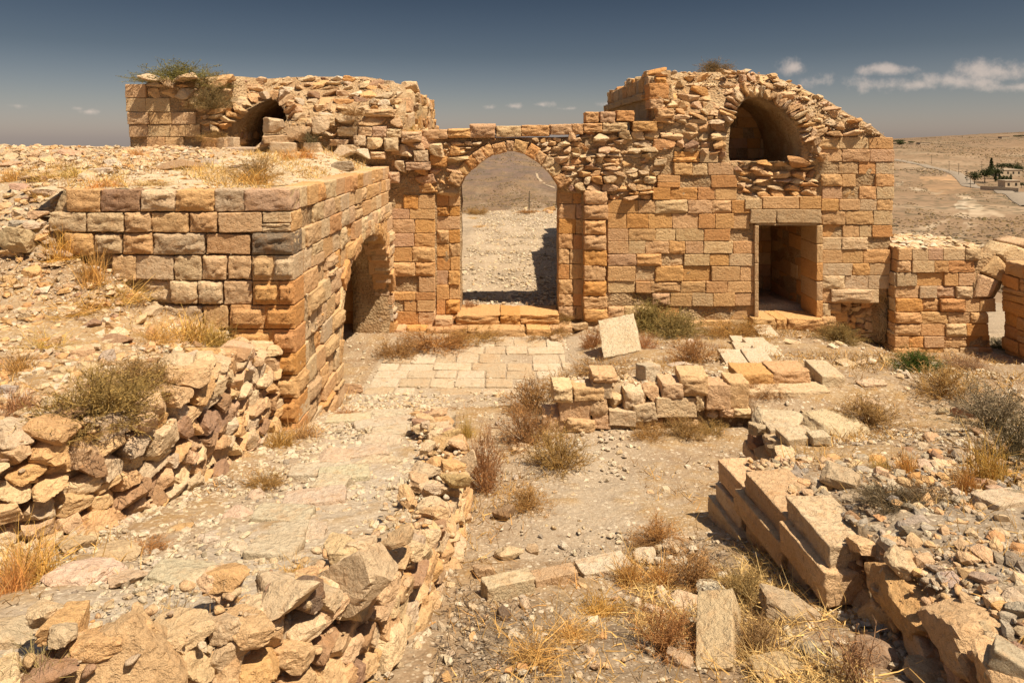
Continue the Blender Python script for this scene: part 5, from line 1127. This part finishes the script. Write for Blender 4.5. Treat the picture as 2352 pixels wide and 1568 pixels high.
# ------------------------------------------------------------------ plants
def ribbons(p, d, L, bend, w, seg, r):
    """curved tapering strips: start p, direction d, length L, bend vector; returns vertices and faces"""
    n = len(p); t = np.linspace(0, 1, seg+1); side = np.cross(d, r.normal(size=(n, 3))); side /= np.linalg.norm(side, axis=1)[:, None]+1e-9
    c = p[:, None]+d[:, None]*(L[:, None]*t)[..., None]+bend[:, None]*(t**2)[None, :, None]
    hw = (w[:, None]*(1-.75*t))[..., None]*side[:, None]
    V = np.stack([c-hw, c+hw], 2).reshape(n*(seg+1)*2, 3); b = (np.arange(n)*(seg+1)*2)[:, None]+np.arange(seg)[None]*2
    Fq = np.stack([b, b+1, b+3, b+2], -1).reshape(-1, 4); return V, Fq, c
def dirs(n, lo, hi, r):
    a = r.uniform(0, 2*np.pi, n); e = np.radians(r.uniform(lo, hi, n)); return np.stack([np.cos(a)*np.cos(e), np.sin(a)*np.cos(e), np.sin(e)], 1)
def merge(parts):
    V, Fq, o = [], [], 0
    for v, f in parts: V.append(v); Fq.append(f+o); o += len(v)
    return np.concatenate(V), np.concatenate(Fq)
def scrub(seed, n=70, subs=6, subs2=3, leaf=900, w=.007, lo=8, hi=80, leafsize=.016):
    r = np.random.default_rng(seed); p = r.normal(0, .10, (n, 3))*(1, 1, 0); d = dirs(n, lo, hi, r); L = r.uniform(.78, 1.0, n); parts = []
    v, f, c = ribbons(p, d, L, r.normal(0, .12, (n, 3)), np.full(n, w*1.5), 3, r); L = L*.8; parts.append((v, f))
    def kids(c, d, L, k, f_, wd):
        m = len(d); ii = np.repeat(np.arange(m), k); t = r.uniform(.3, 1, m*k); x = t*(c.shape[1]-1); i0 = np.minimum(x.astype(int), c.shape[1]-2); fr = (x-i0)[:, None]
        q = c[ii, i0]*(1-fr)+c[ii, i0+1]*fr; dd = d[ii]+r.normal(0, .55, (m*k, 3)); dd /= np.linalg.norm(dd, axis=1)[:, None]; LL = L[ii]*r.uniform(.2, .45, m*k)*f_
        v, f, cc = ribbons(q, dd, LL, r.normal(0, .05, (m*k, 3)), np.full(m*k, wd), 2, r); return v, f, cc, dd, LL
    v, f, c1, d1, L1 = kids(c, d, L, subs, 1, w); parts.append((v, f))
    v, f, c2, d2, L2 = kids(c1, d1, L1, subs2, 1.3, w*.8); parts.append((v, f))
    if leaf:
        k = r.integers(0, len(c2), leaf); q = c2[k, r.integers(0, 3, leaf)]; v, f, _ = ribbons(q, dirs(leaf, -20, 80, r), np.full(leaf, leafsize*2), np.zeros((leaf, 3)), np.full(leaf, leafsize*.6), 1, r); parts.append((v, f))
    V, Fq = merge(parts); V[:, 2] = np.maximum(V[:, 2], -.03); s = np.percentile(np.abs(V[:, :2]), 98); V[:, :2] *= .5/s; V[:, 2] *= 1/np.percentile(V[:, 2], 99); return V, Fq
def tuft(seed, n=240, w=.010, lo=45, hi=88, bend=.35, spread=.22, seg=3):
    r = np.random.default_rng(seed); p = r.normal(0, spread, (n, 3))*(1, 1, 0); d = dirs(n, lo, hi, r); L = r.uniform(.4, 1.0, n); b = r.normal(0, bend, (n, 3)); b[:, 2] = -np.abs(b[:, 2])*.8
    V, Fq, c = ribbons(p, d, L, b*L[:, None], np.full(n, w), seg, r)
    m = n; dd = dirs(m, -4, 18, r); q = r.normal(0, spread*1.3, (m, 3))*(1, 1, 0)+(0, 0, .03); v, f, _ = ribbons(q, dd, r.uniform(.2, .5, m), r.normal(0, .05, (m, 3)), np.full(m, w*.8), 2, r)
    V, Fq = merge([(V, Fq), (v, f)]); s = np.percentile(np.abs(V[:, :2]), 97); V[:, :2] *= .5/s; V[:, 2] *= 1/np.percentile(V[:, 2], 99); return V, Fq
K_SCRUB = [mesh_np('scrub', *scrub(s, 80, 7, 4, 1600, .008, 4, 84, .016), M_PLANT) for s in range(4)]
K_LEAFY = [mesh_np('leafy_shrub', *scrub(20+s, 130, 7, 3, 7000, .007, 0, 88, .016), M_PLANT) for s in range(3)]
K_LOW = [mesh_np('low_scrub', *scrub(40+s, 110, 7, 3, 1800, .008, 0, 50, .018), M_PLANT) for s in range(3)]
K_TUFT = [mesh_np('grass_tuft', *tuft(60+s), M_PLANT) for s in range(4)]
K_FLAT = [mesh_np('fallen_grass', *tuft(80+s, 260, .009, 5, 55, .5, .3), M_PLANT) for s in range(3)]
K_SPROUT = [mesh_np('sprouts', *scrub(100+s, 16, 10, 2, 500, .008, 50, 86, .014), M_PLANT) for s in range(2)]
DRY, RED, OLV, GRN, GOLD, STRW, GREYT = (.38, .22, .09), (.40, .23, .09), (.35, .235, .09), (.15, .15, .05), (.58, .36, .115), (.60, .41, .16), (.28, .22, .15)
def plant(name, kinds, px, py, w, h, color, label, cat='bush', at=None, group=None, lo=2.0):
    X, Y, Z = at or G(px, py, lo); s = Y/F
    o = link(name, random.choice(kinds), None, (X, Y+w*s*.15 if at is None else Y, Z-.02), (random.gauss(0, .06), random.gauss(0, .06), random.uniform(0, 6.28)), (w*s*(1.05 if 'clump' in name else 1.2), w*s*(1.05 if 'clump' in name else 1.2), h*s*(1 if 'clump' in name else .84)), tuple(c*random.uniform(.9, 1.1) for c in color))
    return tag(o, label, cat, group)
PLANTS = [
 ('scrub_bush', K_LEAFY, 215, 978, 215, 150, OLV, 'big olive brown scrub bush above the tilted dry stone wall'), ('scrub_bush', K_LEAFY, 300, 905, 150, 95, OLV, 'upper part of the olive scrub, a smaller bush by the large sloping boulder'),
 ('dry_bush', K_LOW, 1000, 803, 150, 55, RED, 'russet low scrub along the foot of the left gate wing'), ('dry_bush', K_LOW, 905, 825, 90, 60, DRY, 'brown scrub at the arch pier beside the paving'), ('dry_bush', K_LOW, 1090, 788, 110, 36, RED, 'russet scrub before the gate step'), ('dry_bush', K_LOW, 1250, 776, 110, 34, RED, 'russet scrub right of the gate step'), ('dry_bush', K_SCRUB, 1296, 742, 56, 34, DRY, 'small twiggy bush on the threshold at the right jamb'), ('dry_bush', K_SCRUB, 1080, 716, 40, 30, DRY, 'small brown bush just inside the gate at the left'),
 ('dry_bush', K_SCRUB, 1212, 1030, 130, 110, DRY, 'rounded brown bush at the left end of the wall remnant'), ('dry_bush', K_SCRUB, 1284, 1088, 122, 112, OLV, 'dark round bush on the pit edge, nearest of the bushes by the wall remnant'), ('dry_bush', K_SCRUB, 1225, 950, 120, 90, DRY, 'brown bush behind the left end of the wall remnant'), ('dry_bush', K_LOW, 1300, 905, 130, 56, DRY, 'low brown scrub behind the wall remnant'), ('dry_bush', K_LOW, 1385, 868, 130, 40, OLV, 'low scrub between the leaning slab and the wall remnant'),
 ('dry_bush', K_SCRUB, 1114, 1135, 80, 165, DRY, 'tall narrow brown bush growing against the curved wall'), ('dry_bush', K_SCRUB, 1205, 1180, 108, 70, RED, 'low russet bush behind the dark reddish boulder'), ('grass_clump', K_TUFT, 1072, 1010, 44, 66, GOLD, 'golden grass blades at the end of the curved wall'),
 ('scrub_bush', K_LEAFY, 1500, 762, 130, 82, (.31, .235, .09), 'green olive shrub against the tower wall, left of the door'), ('scrub_bush', K_LEAFY, 1560, 775, 110, 66, OLV, 'olive brown shrub right of the green one below the tower wall'), ('dry_bush', K_LOW, 1690, 775, 130, 46, DRY, 'brown scrub along the tower wall left of the door sill'), ('dry_bush', K_SCRUB, 1595, 835, 110, 66, (.40, .25, .10), 'light brown bush on the slope below the tower'), ('dry_bush', K_LOW, 1480, 800, 60, 40, DRY, 'brown scrub right of the leaning slab'), ('dry_bush', K_LOW, 1360, 800, 44, 60, RED, 'russet scrub left of the leaning slab'),
 ('scrub_bush', K_LEAFY, 1935, 790, 92, 52, (.26, .21, .08), 'green tinged scrub at the broken foot of the right tower'), ('dry_bush', K_LOW, 1905, 775, 60, 40, DRY, 'brown scrub right of the door sill'), ('green_bush', K_LEAFY, 2118, 852, 92, 58, (.075, .115, .022), 'bright green bush at the foot of the low right wall'), ('dry_bush', K_SCRUB, 2180, 915, 130, 84, (.42, .26, .10), 'light russet bush in front of the green one'), ('dry_bush', K_LOW, 2220, 845, 80, 34, (.36, .27, .13), 'tawny scrub under the low right wall'),
 ('dry_bush', K_SCRUB, 2010, 980, 130, 70, DRY, 'spreading brown bush on the slope above the right platform'), ('dry_bush', K_SCRUB, 1575, 1010, 80, 62, DRY, 'small brown bush before the wall remnant'), ('dry_bush', K_LOW, 1500, 1012, 80, 40, DRY, 'low brown scrub at the foot of the wall remnant'), ('dry_bush', K_LOW, 1640, 1000, 80, 36, DRY, 'brown scrub right of the small bush at the wall remnant'), ('dry_bush', K_LOW, 1760, 905, 90, 34, DRY, 'dry scrub growing over the low step'),
 ('dry_bush', K_SCRUB, 1515, 1250, 110, 60, RED, 'russet scrub behind the white edging stones'), ('dry_bush', K_SCRUB, 1722, 1392, 125, 96, (.40, .26, .12), 'feathery light brown bush in front of the shaded wall corner'), ('dry_bush', K_SCRUB, 1598, 1350, 140, 90, DRY, 'brown scrub amid golden grass in front of the edging row'), ('dry_bush', K_SCRUB, 1530, 1500, 140, 110, (.38, .23, .10), 'russet bush left of the standing dressed block'), ('dry_bush', K_SCRUB, 1748, 1496, 110, 90, (.37, .23, .11), 'light bush right of the standing dressed block'), ('sprouting_scrub', K_SPROUT, 1960, 1585, 150, 170, (.36, .22, .12), 'tall thin sprouting scrub in the shade at the bottom right'), ('dry_bush', K_LOW, 1480, 1262, 60, 40, DRY, 'small scrub beside the white edging stones'),
 ('dry_bush', K_SCRUB, 2300, 990, 200, 110, GREYT, 'grey leafless thicket at the right edge'), ('dry_bush', K_SCRUB, 2340, 1060, 120, 120, (.17, .12, .08), 'dark scorched thicket at the right edge'), ('dry_bush', K_LOW, 2060, 1170, 140, 50, (.16, .11, .07), 'blackened low scrub on the right platform'), ('dry_bush', K_LOW, 2130, 1160, 100, 50, (.2, .13, .07), 'dark burnt scrub below the golden grass at right'),
 ('grass_clump', K_TUFT, 2290, 1110, 130, 120, GOLD, 'big golden grass clump near the right edge'), ('grass_clump', K_TUFT, 2230, 1125, 70, 70, GOLD, 'golden grass left of the big golden clump'), ('grass_clump', K_TUFT, 2088, 1085, 60, 66, GOLD, 'upright straw stubble behind the flat pinkish stone'), ('grass_clump', K_TUFT, 2030, 1080, 56, 40, STRW, 'thin straw tuft on the right platform'),
 ('grass_clump', K_TUFT, 48, 1345, 150, 130, GOLD, 'thick golden grass clump at the left edge below the dry stone wall'), ('grass_clump', K_TUFT, 15, 1370, 90, 110, GOLD, 'golden grass at the very left edge'), ('grass_clump', K_TUFT, 70, 1590, 170, 90, (.40, .29, .13), 'brown grass blades at the bottom left corner'), ('grass_clump', K_TUFT, 170, 1540, 110, 80, (.42, .3, .13), 'brown grass blades left of the big cap stone'), ('grass_clump', K_TUFT, 385, 1455, 110, 70, (.46, .31, .12), 'grass tuft growing beside the big cap stone'), ('grass_clump', K_TUFT, 520, 1400, 90, 40, STRW, 'low straw in the ramp by the cap stones'), ('grass_clump', K_TUFT, 680, 1330, 100, 40, GOLD, 'golden grass left of the biggest cap stone'),
 ('grass_clump', K_TUFT, 130, 600, 80, 84, GOLD, 'golden tuft beside the big tan boulder'), ('grass_clump', K_TUFT, 205, 655, 80, 90, GOLD, 'tall golden tuft at the foot of the drafted block'), ('grass_clump', K_FLAT, 150, 720, 150, 50, GOLD, 'mat of golden straw on the left hillside'), ('grass_clump', K_FLAT, 280, 690, 110, 50, STRW, 'pale straw against the drafted block'), ('grass_clump', K_TUFT, 430, 785, 130, 66, GOLD, 'golden grass bank under the drafted block'), ('grass_clump', K_TUFT, 490, 800, 90, 66, (.52, .33, .11), 'orange grass right of the golden bank'), ('grass_clump', K_FLAT, 350, 790, 110, 50, GOLD, 'straw left of the golden bank'), ('grass_clump', K_TUFT, 30, 860, 90, 60, GOLD, 'golden tuft at the left edge of the hillside'), ('grass_clump', K_FLAT, 90, 800, 120, 40, GOLD, 'fallen golden grass among the hillside stones'), ('grass_clump', K_TUFT, 30, 950, 90, 60, DRY, 'brown tuft at the left edge above the wall'),
 ('grass_clump', K_FLAT, 1385, 1420, 120, 60, GOLD, 'flattened golden grass in the middle of the ashy ground'), ('grass_clump', K_TUFT, 1450, 1345, 90, 80, GOLD, 'golden grass before the white edging stones'), ('grass_clump', K_TUFT, 1520, 1345, 90, 60, GOLD, 'golden grass right of the white edging stones'), ('grass_clump', K_FLAT, 1230, 1530, 160, 60, GOLD, 'strewn golden straw at the bottom'), ('grass_clump', K_FLAT, 1320, 1480, 140, 50, STRW, 'strewn pale straw at bottom centre'),
 ('grass_clump', K_TUFT, 690, 1010, 90, 46, (.46, .28, .1), 'orange grass at the foot of the block corner'), ('grass_clump', K_TUFT, 640, 1030, 80, 50, (.44, .27, .1), 'grass between the dry stone wall and the block corner'), ('grass_clump', K_FLAT, 790, 960, 60, 34, (.42, .26, .1), 'dry grass under the side of the block'), ('dry_bush', K_LOW, 600, 1120, 80, 40, DRY, 'thin brown weeds at the end of the dry stone wall'), ('dry_bush', K_LOW, 330, 1270, 90, 30, RED, 'thin russet weeds on the ramp'), ('dry_bush', K_LOW, 160, 1010, 120, 30, DRY, 'weeds on the wall top under the olive scrub'),
 ('grass_clump', K_TUFT, 100, 415, 90, 30, STRW, 'straw tuft beside the pale boulder on the rocky bank'), ('grass_clump', K_TUFT, 160, 410, 80, 34, STRW, 'straw right of the pale boulder on the rocky bank'), ('grass_clump', K_TUFT, 20, 420, 60, 40, GOLD, 'golden grass at the left edge of the rocky bank'), ('grass_clump', K_TUFT, 90, 462, 44, 36, GOLD, 'grass by the fissured boulder'), ('grass_clump', K_TUFT, 310, 360, 60, 24, GOLD, 'golden grass at the corner of the left tower'),
 ('dry_bush', K_LOW, 1095, 492, 50, 18, OLV, 'grey green bush at the far edge of the yard'), ('dry_bush', K_LOW, 1215, 490, 44, 12, DRY, 'low dry bush at the far edge of the yard right of the post'), ('grass_clump', K_FLAT, 1085, 503, 30, 7, STRW, 'small straw patch far back in the yard'), ('grass_clump', K_FLAT, 1100, 522, 36, 8, STRW, 'small straw patch in the middle of the yard'), ('dry_bush', K_SCRUB, 2300, 800, 60, 26, (.2, .18, .07), 'dark green scrub in the shade by the pier'),
]
for row in PLANTS:
    nm, kd, px, py, w, h, c, lab = row
    plant(nm, kd, px, py, w, h, c, lab, 'grass' if nm == 'grass_clump' else 'bush')
for nm, kd, px, py, w, h, c, lab, Yk in [('green_shrub', K_LEAFY, 418, 196, 160, 62, (.25, .215, .08), 'large green shrub on the top corner of the left tower', 17.2), ('green_shrub', K_LEAFY, 488, 202, 74, 46, (.26, .21, .08), 'right wing of the green shrub on the left tower', 17.0), ('green_shrub', K_LEAFY, 487, 248, 84, 62, (.25, .20, .085), 'brownish shrub hanging down the tower face under the green one', 16.55),
     ('dry_bush', K_LEAFY, 492, 326, 60, 34, OLV, 'small dark bush at the left foot of the left arched opening', 16.4), ('dry_bush', K_LOW, 815, 264, 54, 26, OLV, 'small shrub on the stepped stones of the left tower', 16.5), ('dry_bush', K_LOW, 718, 328, 32, 34, (.25, .21, .12), 'grey green weed among the fallen blocks', 16.3), ('green_shrub', K_LEAFY, 1637, 168, 76, 38, (.24, .19, .08), 'little round shrub on the crown of the right tower', 19.0),
     ('grass_clump', K_TUFT, 945, 322, 30, 44, GOLD, 'golden grass growing on the wall between left tower and gateway', 16.6)]:
    plant(nm, kd, px, py, w, h, c, lab, 'grass' if nm == 'grass_clump' else 'bush', at=W(px, py, Yk))
for kd, px, py, w, h, c, lab, nm in [(K_SCRUB, 590, 412, 110, 66, (.36, .26, .12), 'dry bush standing on the flat roof', 'dry_bush'), (K_TUFT, 585, 424, 120, 46, GOLD, 'golden grass at the foot of the bush on the flat roof', 'grass_clump'), (K_TUFT, 250, 430, 90, 26, GOLD, 'grass along the front edge of the flat roof', 'grass_clump'), (K_TUFT, 345, 425, 110, 18, STRW, 'thin straw at the front edge of the flat roof', 'grass_clump'), (K_TUFT, 700, 362, 60, 30, GOLD, 'golden grass under the fallen cream blocks', 'grass_clump'), (K_TUFT, 660, 366, 44, 26, GOLD, 'golden grass before the nearest fallen block', 'grass_clump'), (K_TUFT, 365, 382, 26, 26, GOLD, 'grass at the left end of the long brown boulder', 'grass_clump'), (K_TUFT, 455, 392, 44, 16, STRW, 'straw behind the long brown boulder', 'grass_clump')]:
    plant(nm, kd, px, py, w, h, c, lab, 'grass' if nm == 'grass_clump' else 'bush', at=roof_at(px, py))
# thin grass and straw litter all over, uncountable
def litter(name, n, color_sets, dens, x0, x1, y0, y1, L0, L1, lo, hi, zf=None):
    r = np.random.default_rng(n); X = r.uniform(x0, x1, n*3); Y = y0+(y1-y0)*r.uniform(0, 1, n*3)**1.2; k = (dens(X, Y) > r.uniform(0, 1, n*3)) & (np.abs(X) < Y*.82+.2); X, Y = X[k][:n], Y[k][:n]; m = len(X)
    Z = (zf or zg)(X, Y); p = np.stack([X, Y, Z+.01], 1); L = r.uniform(L0, L1, m)
    V, Fq, _ = ribbons(p, dirs(m, lo, hi, r), L, r.normal(0, .3, (m, 3))*L[:, None], r.uniform(.0016, .0034, m)*(1+Y/9), 2, r)
    o = link(name, mesh_np(name, V, Fq, M_PLANT), color=color_sets, kind='stuff')
def patchy(th, sc=.7, seed=0.0):
    def f(X, Y):
        nz = np.array([mn.fractal(Vector((a*sc, b*sc, 9.5+seed)), 1, 2, 3) for a, b in zip(X, Y)])
        k = np.interp(Y, KY, KX); path = np.exp(-((X-(k-1.2))/.8)**2)*(Y < 12)*(X < k) + np.exp(-((X-(1.0+.1*(Y-8)))/.8)**2)*(Y > 6.2)*(Y < 11.5) + (X > -2.8)*(X < 1.9)*(Y > 11.4)*(Y < 16.2)
        return np.clip((nz-th)*3, 0, 1)*(1-np.clip(path*1.4, 0, 1))
    return f
litter('dry_grass', 16000, (.52, .34, .13), patchy(-.05), -8.5, 8, 2.4, 12.5, .04, .16, 5, 75)
litter('dry_grass', 9000, (.40, .24, .10), patchy(.0, .9, 3.1), -8.5, 8, 2.4, 13, .04, .13, 0, 60)
litter('dry_grass', 7000, (.62, .45, .20), patchy(.05, .8, 5.1), -.5, 2.2, 2.8, 6.3, .05, .2, -2, 25)
litter('dry_grass', 2600, (.13, .10, .075), patchy(.05, .8, 7.1), -.5, 2.2, 2.8, 6.3, .02, .07, -2, 30)
litter('dry_grass', 5000, (.46, .30, .12), patchy(.05, .6, 2.2), 1.8, 11, 10.5, 16.5, .05, .16, 5, 70)
litter('dry_grass', 2200, (.60, .42, .17), lambda X, Y: np.full(len(X), .7)*(np.sin(X*3+Y*2) > .1), -6.2, -3.2, 9.2, 16.4, .05, .18, 15, 80, roof_z)

# ------------------------------------------------------------------ far side of the valley
def ribbon_road(pts, wd, name, mat=None):
    P = [Vector(FG(x, y)) for x, y in pts]; Q = []
    for a, b in zip(P[:-1], P[1:]):
        n = max(2, int((b-a).length/8)); Q += [a.lerp(b, i/n) for i in range(n)]
    Q.append(P[-1]); V = []; Fq = []
    for i, q in enumerate(Q):
        t = Q[min(i+1, len(Q)-1)]-Q[max(i-1, 0)]; t.z = 0; t.normalize(); s = Vector((t.y, -t.x, 0))*wd/2*(1 if mat is None else .75+1.0*abs(mn.noise(Vector((i*.35, 3, 7)))))
        for sg in (-1, -.86, .86, 1):
            p = q+s*sg; d = p.y; a = p.x/p.y; k = float(ss(.13, .42, a)); z = float(fprof(a, d))+fnoise(p.x, p.y, d, k)
            V.append((p.x, p.y, max(z, q.z-1.0)+.5-(.3 if abs(sg) == 1 else 0)))
    for i in range(len(Q)-1):
        for j in range(3): Fq.append((i*4+j, i*4+j+1, i*4+j+5, i*4+j+4))
    o = link(name, mesh_np(name, V, Fq, mat or M_ASPHALT), kind='structure'); return o
ribbon_road([(2052, 367), (2090, 374), (2130, 383), (2165, 390), (2190, 397), (2208, 408), (2220, 420), (2230, 429), (2262, 433), (2300, 437), (2325, 447), (2345, 458), (2375, 475)], 9, 'road')
# low scrub dotted over the far slopes, and bushes on the hillside beyond the gateway
def far_scrub(n, a0, a1, d0, d1, s0, s1, pal, thr, sc):
    a = RNG.uniform(a0, a1, n); d = d0*(d1/d0)**RNG.uniform(0, 1, n); X = a*d; k = ss(.13, .42, a); keep = []
    for i in range(n):
        if mn.fractal(Vector((X[i]/sc, d[i]/sc, 2.7)), .9, 2, 3) > thr: keep.append(i)
    keep = np.array(keep); X, d, a, k = X[keep], d[keep], a[keep], k[keep]; Z = fprof(a, d)+np.array([fnoise(x, y, y, q) for x, y, q in zip(X, d, k)]); m = len(X)
    px, py = CX+a*F, HY+(EYE-Z)/d*F; field = inpoly(px, py, [(2110, 405), (2215, 403), (2235, 440), (2150, 450), (2125, 430)]); X, d, Z = X[~field], d[~field], Z[~field]; m = len(X)
    link('scrubland', scatter_mesh('scrubland', np.stack([X, d, Z], 1), RNG.uniform(.3, 1, m)**2*(s1-s0)+s0, cols_of(pal, m), flat=.7), kind='stuff')
P_SCR = [((.17, .125, .075), 3), ((.20, .145, .09), 2), ((.11, .092, .05), 1)]
far_scrub(9000, .50, .84, 75, 520, .3, 1.1, P_SCR, .05, 40)
far_scrub(8000, .50, .86, 500, 1400, .8, 2.2, P_SCR, .0, 90)
far_scrub(5000, -.12, .12, 1450, 2300, 2, 6, P_SCR, .0, 160)
far_scrub(3000, -.12, .12, 2300, 3400, 2, 6, P_SCR, .08, 260)
ribbon_road([(2325, 447), (2345, 444), (2380, 445)], 6, 'road')
M_TRACK = flat_material('pale_track', (0.36, 0.275, 0.185))
ribbon_road([(1232, 398), (1236, 410), (1246, 420), (1262, 428), (1290, 436)], 9, 'dirt_track', M_TRACK)
def far_tree(seed, cyp=False):
    r = np.random.default_rng(seed); n = 520
    if cyp: p = np.stack([r.normal(0, .09, n), r.normal(0, .09, n), r.uniform(.08, 1, n)], 1); p[:, :2] *= (1.15-p[:, 2:3])
    else:
        cs = r.uniform(-.3, .3, (9, 3))*(1.1, 1.1, .5)+(0, 0, .66); k = r.integers(0, 9, n); q = r.normal(size=(n, 3)); q /= np.linalg.norm(q, axis=1)[:, None]; p = cs[k]+q*r.uniform(.12, .22, (n, 1))
    return ribbons(p, dirs(n, -60, 80, r), r.uniform(.05, .11, n), np.zeros((n, 3)), r.uniform(.02, .045, n), 1, r)[:2]
T_CROWN = [mesh_np('crown', *far_tree(s), M_TREE) for s in range(4)]; T_CYP = [mesh_np('crown', *far_tree(9, True), M_TREE)]
def cyl(r0, r1, h, n=7):
    a = np.arange(n)*2*np.pi/n; V = np.concatenate([np.stack([np.cos(a)*r0, np.sin(a)*r0, a*0-.3], 1), np.stack([np.cos(a)*r1, np.sin(a)*r1, a*0+h], 1)]); return V, np.array([(i, (i+1) % n, n+(i+1) % n, n+i) for i in range(n)])
T_TRUNK = mesh_np('trunk', *cyl(.035, .02, .62), M_WOOD)
for px, py, w, h, cyp, lab in [(2238, 424, 34, 30, 0, 'dark spreading tree by the far road, leftmost of the grove'), (2262, 420, 40, 34, 0, 'largest dark tree of the far grove beside the road'), (2283, 412, 36, 30, 0, 'dense tree behind the largest one in the far grove'), (2277, 398, 12, 34, 1, 'cypress rising over the far grove'), (2300, 396, 26, 22, 0, 'tree above the far house'), (2325, 396, 34, 22, 0, 'broad tree behind the far house'), (2306, 430, 26, 28, 0, 'tree in front of the far house'), (2342, 400, 30, 20, 0, 'tree at the right edge near the far house'), (2287, 418, 8, 22, 1, 'slim cypress left in the far garden'), (2296, 418, 7, 20, 1, 'slim cypress right in the far garden'), (2346, 432, 20, 14, 0, 'low tree by the far lower house'), (2322, 418, 8, 18, 1, 'slim cypress before the far house'),
                           (2072, 338, 26, 14, 0, 'dark tree beside the right tower on the far slope'), (2060, 330, 40, 9, 0, 'dark scrub wood on the far ridge by the tower'), (2095, 331, 20, 7, 0, 'small tree on the far ridge'), (2345, 318, 30, 7, 0, 'tree on the far skyline at the right edge')]:
    X, Y, Z = FG(px, py); s = Y/F; t = thing('tree', (X, Y, Z), lab, 'tree'); sx = w*s if not cyp else h*s*.9
    link('crown', T_CYP[0] if cyp else random.choice(T_CROWN), t, (X, Y, Z), (0, 0, random.uniform(0, 6)), (sx, sx, h*s), (.05, .062, .024)); link('trunk', T_TRUNK, t, (X, Y, Z), (0, 0, 0), (h*s, h*s, h*s))
def box(x0, x1, y0, y1, z0, z1):
    V = [(x, y, z) for z in (z0, z1) for x, y in ((x0, y0), (x1, y0), (x1, y1), (x0, y1))]; return V, [(0, 3, 2, 1), (4, 5, 6, 7), (0, 1, 5, 4), (1, 2, 6, 5), (2, 3, 7, 6), (3, 0, 4, 7)]
for px, py, w, h, lab, nw in [(2322, 405, 50, 14, 'flat roofed pale house among trees across the valley', 4), (2326, 434, 34, 18, 'small cream house in the far garden below the flat roofed one', 2), (2310, 319, 18, 4, 'tiny house on the far skyline at right', 0), (2125, 332, 22, 4, 'tiny low building on the far ridge near the tower', 0)]:
    X, Y, Z = FG(px, py); s = Y/F; a, b = w*s, h*s; t = thing('house', (X, Y, Z), lab, 'house')
    V, Fq = box(-a/2, a/2, 0, a*.7, -2, b); link('wall', mesh_np('wall', V, Fq, M_HOUSE, False), t, (X, Y, Z)); V, Fq = box(-a/2-.3, a/2+.3, -.3, a*.7+.3, b+.003, b+.35); link('roof', mesh_np('roof', V, Fq, M_ROOF, False), t, (X, Y, Z))
    for i in range(nw): V, Fq = box(-a/2+a*(i+.3)/nw, -a/2+a*(i+.3)/nw+a*.2/nw*1.6, -.03, .05, b*.35, b*.75); link('window', mesh_np('window', V, Fq, M_DARK, False), t, (X, Y, Z))
a_, b_ = Vector(FG(2252, 436)), Vector(FG(2340, 441)); gw = thing('garden_wall', a_, 'long low pale wall round the far garden', 'wall'); d_ = b_-a_; V, Fq = box(0, d_.length, -.2, .2, -2, 2.2)
o = link('wall', mesh_np('wall', V, Fq, M_HOUSE, False), gw, a_, (0, -math.asin(d_.z/d_.length), math.atan2(d_.y, d_.x)))
M_POST = mesh_np('post', *cyl(.16, .11, 9.0), M_WOOD); V, Fq = box(-.9, .9, -.08, .08, 8.3, 8.5); M_ARM = mesh_np('crossarm', V, Fq, M_WOOD, False)
for px, py, lab in [(2202, 404, 'utility pole at the road bend, upper'), (2221, 420, 'utility pole at the road bend, middle'), (2229, 432, 'utility pole at the road bend, lowest'), (2180, 396, 'utility pole left of the road bend'), (2255, 396, 'utility pole above the far grove'), (2140, 378, 'utility pole along the upper road')]:
    X, Y, Z = FG(px, py); t = thing('utility_pole', (X, Y, Z), lab, 'pole'); link('post', M_POST, t, (X, Y, Z)); link('crossarm', M_ARM, t, (X, Y, Z))
X, Y = PX(1215, 40.3), 40.3; t = thing('fence_post', (X, Y, float(zg(X, Y))), 'thin dark post standing at the edge of the yard beyond the gateway', 'post'); link('post', M_POST, t, (X, Y, float(zg(X, Y))), (0, .02, 0), (.22, .22, .125))
print('COUNTS', {k: v for k, v in COUNT.items() if v > 150})
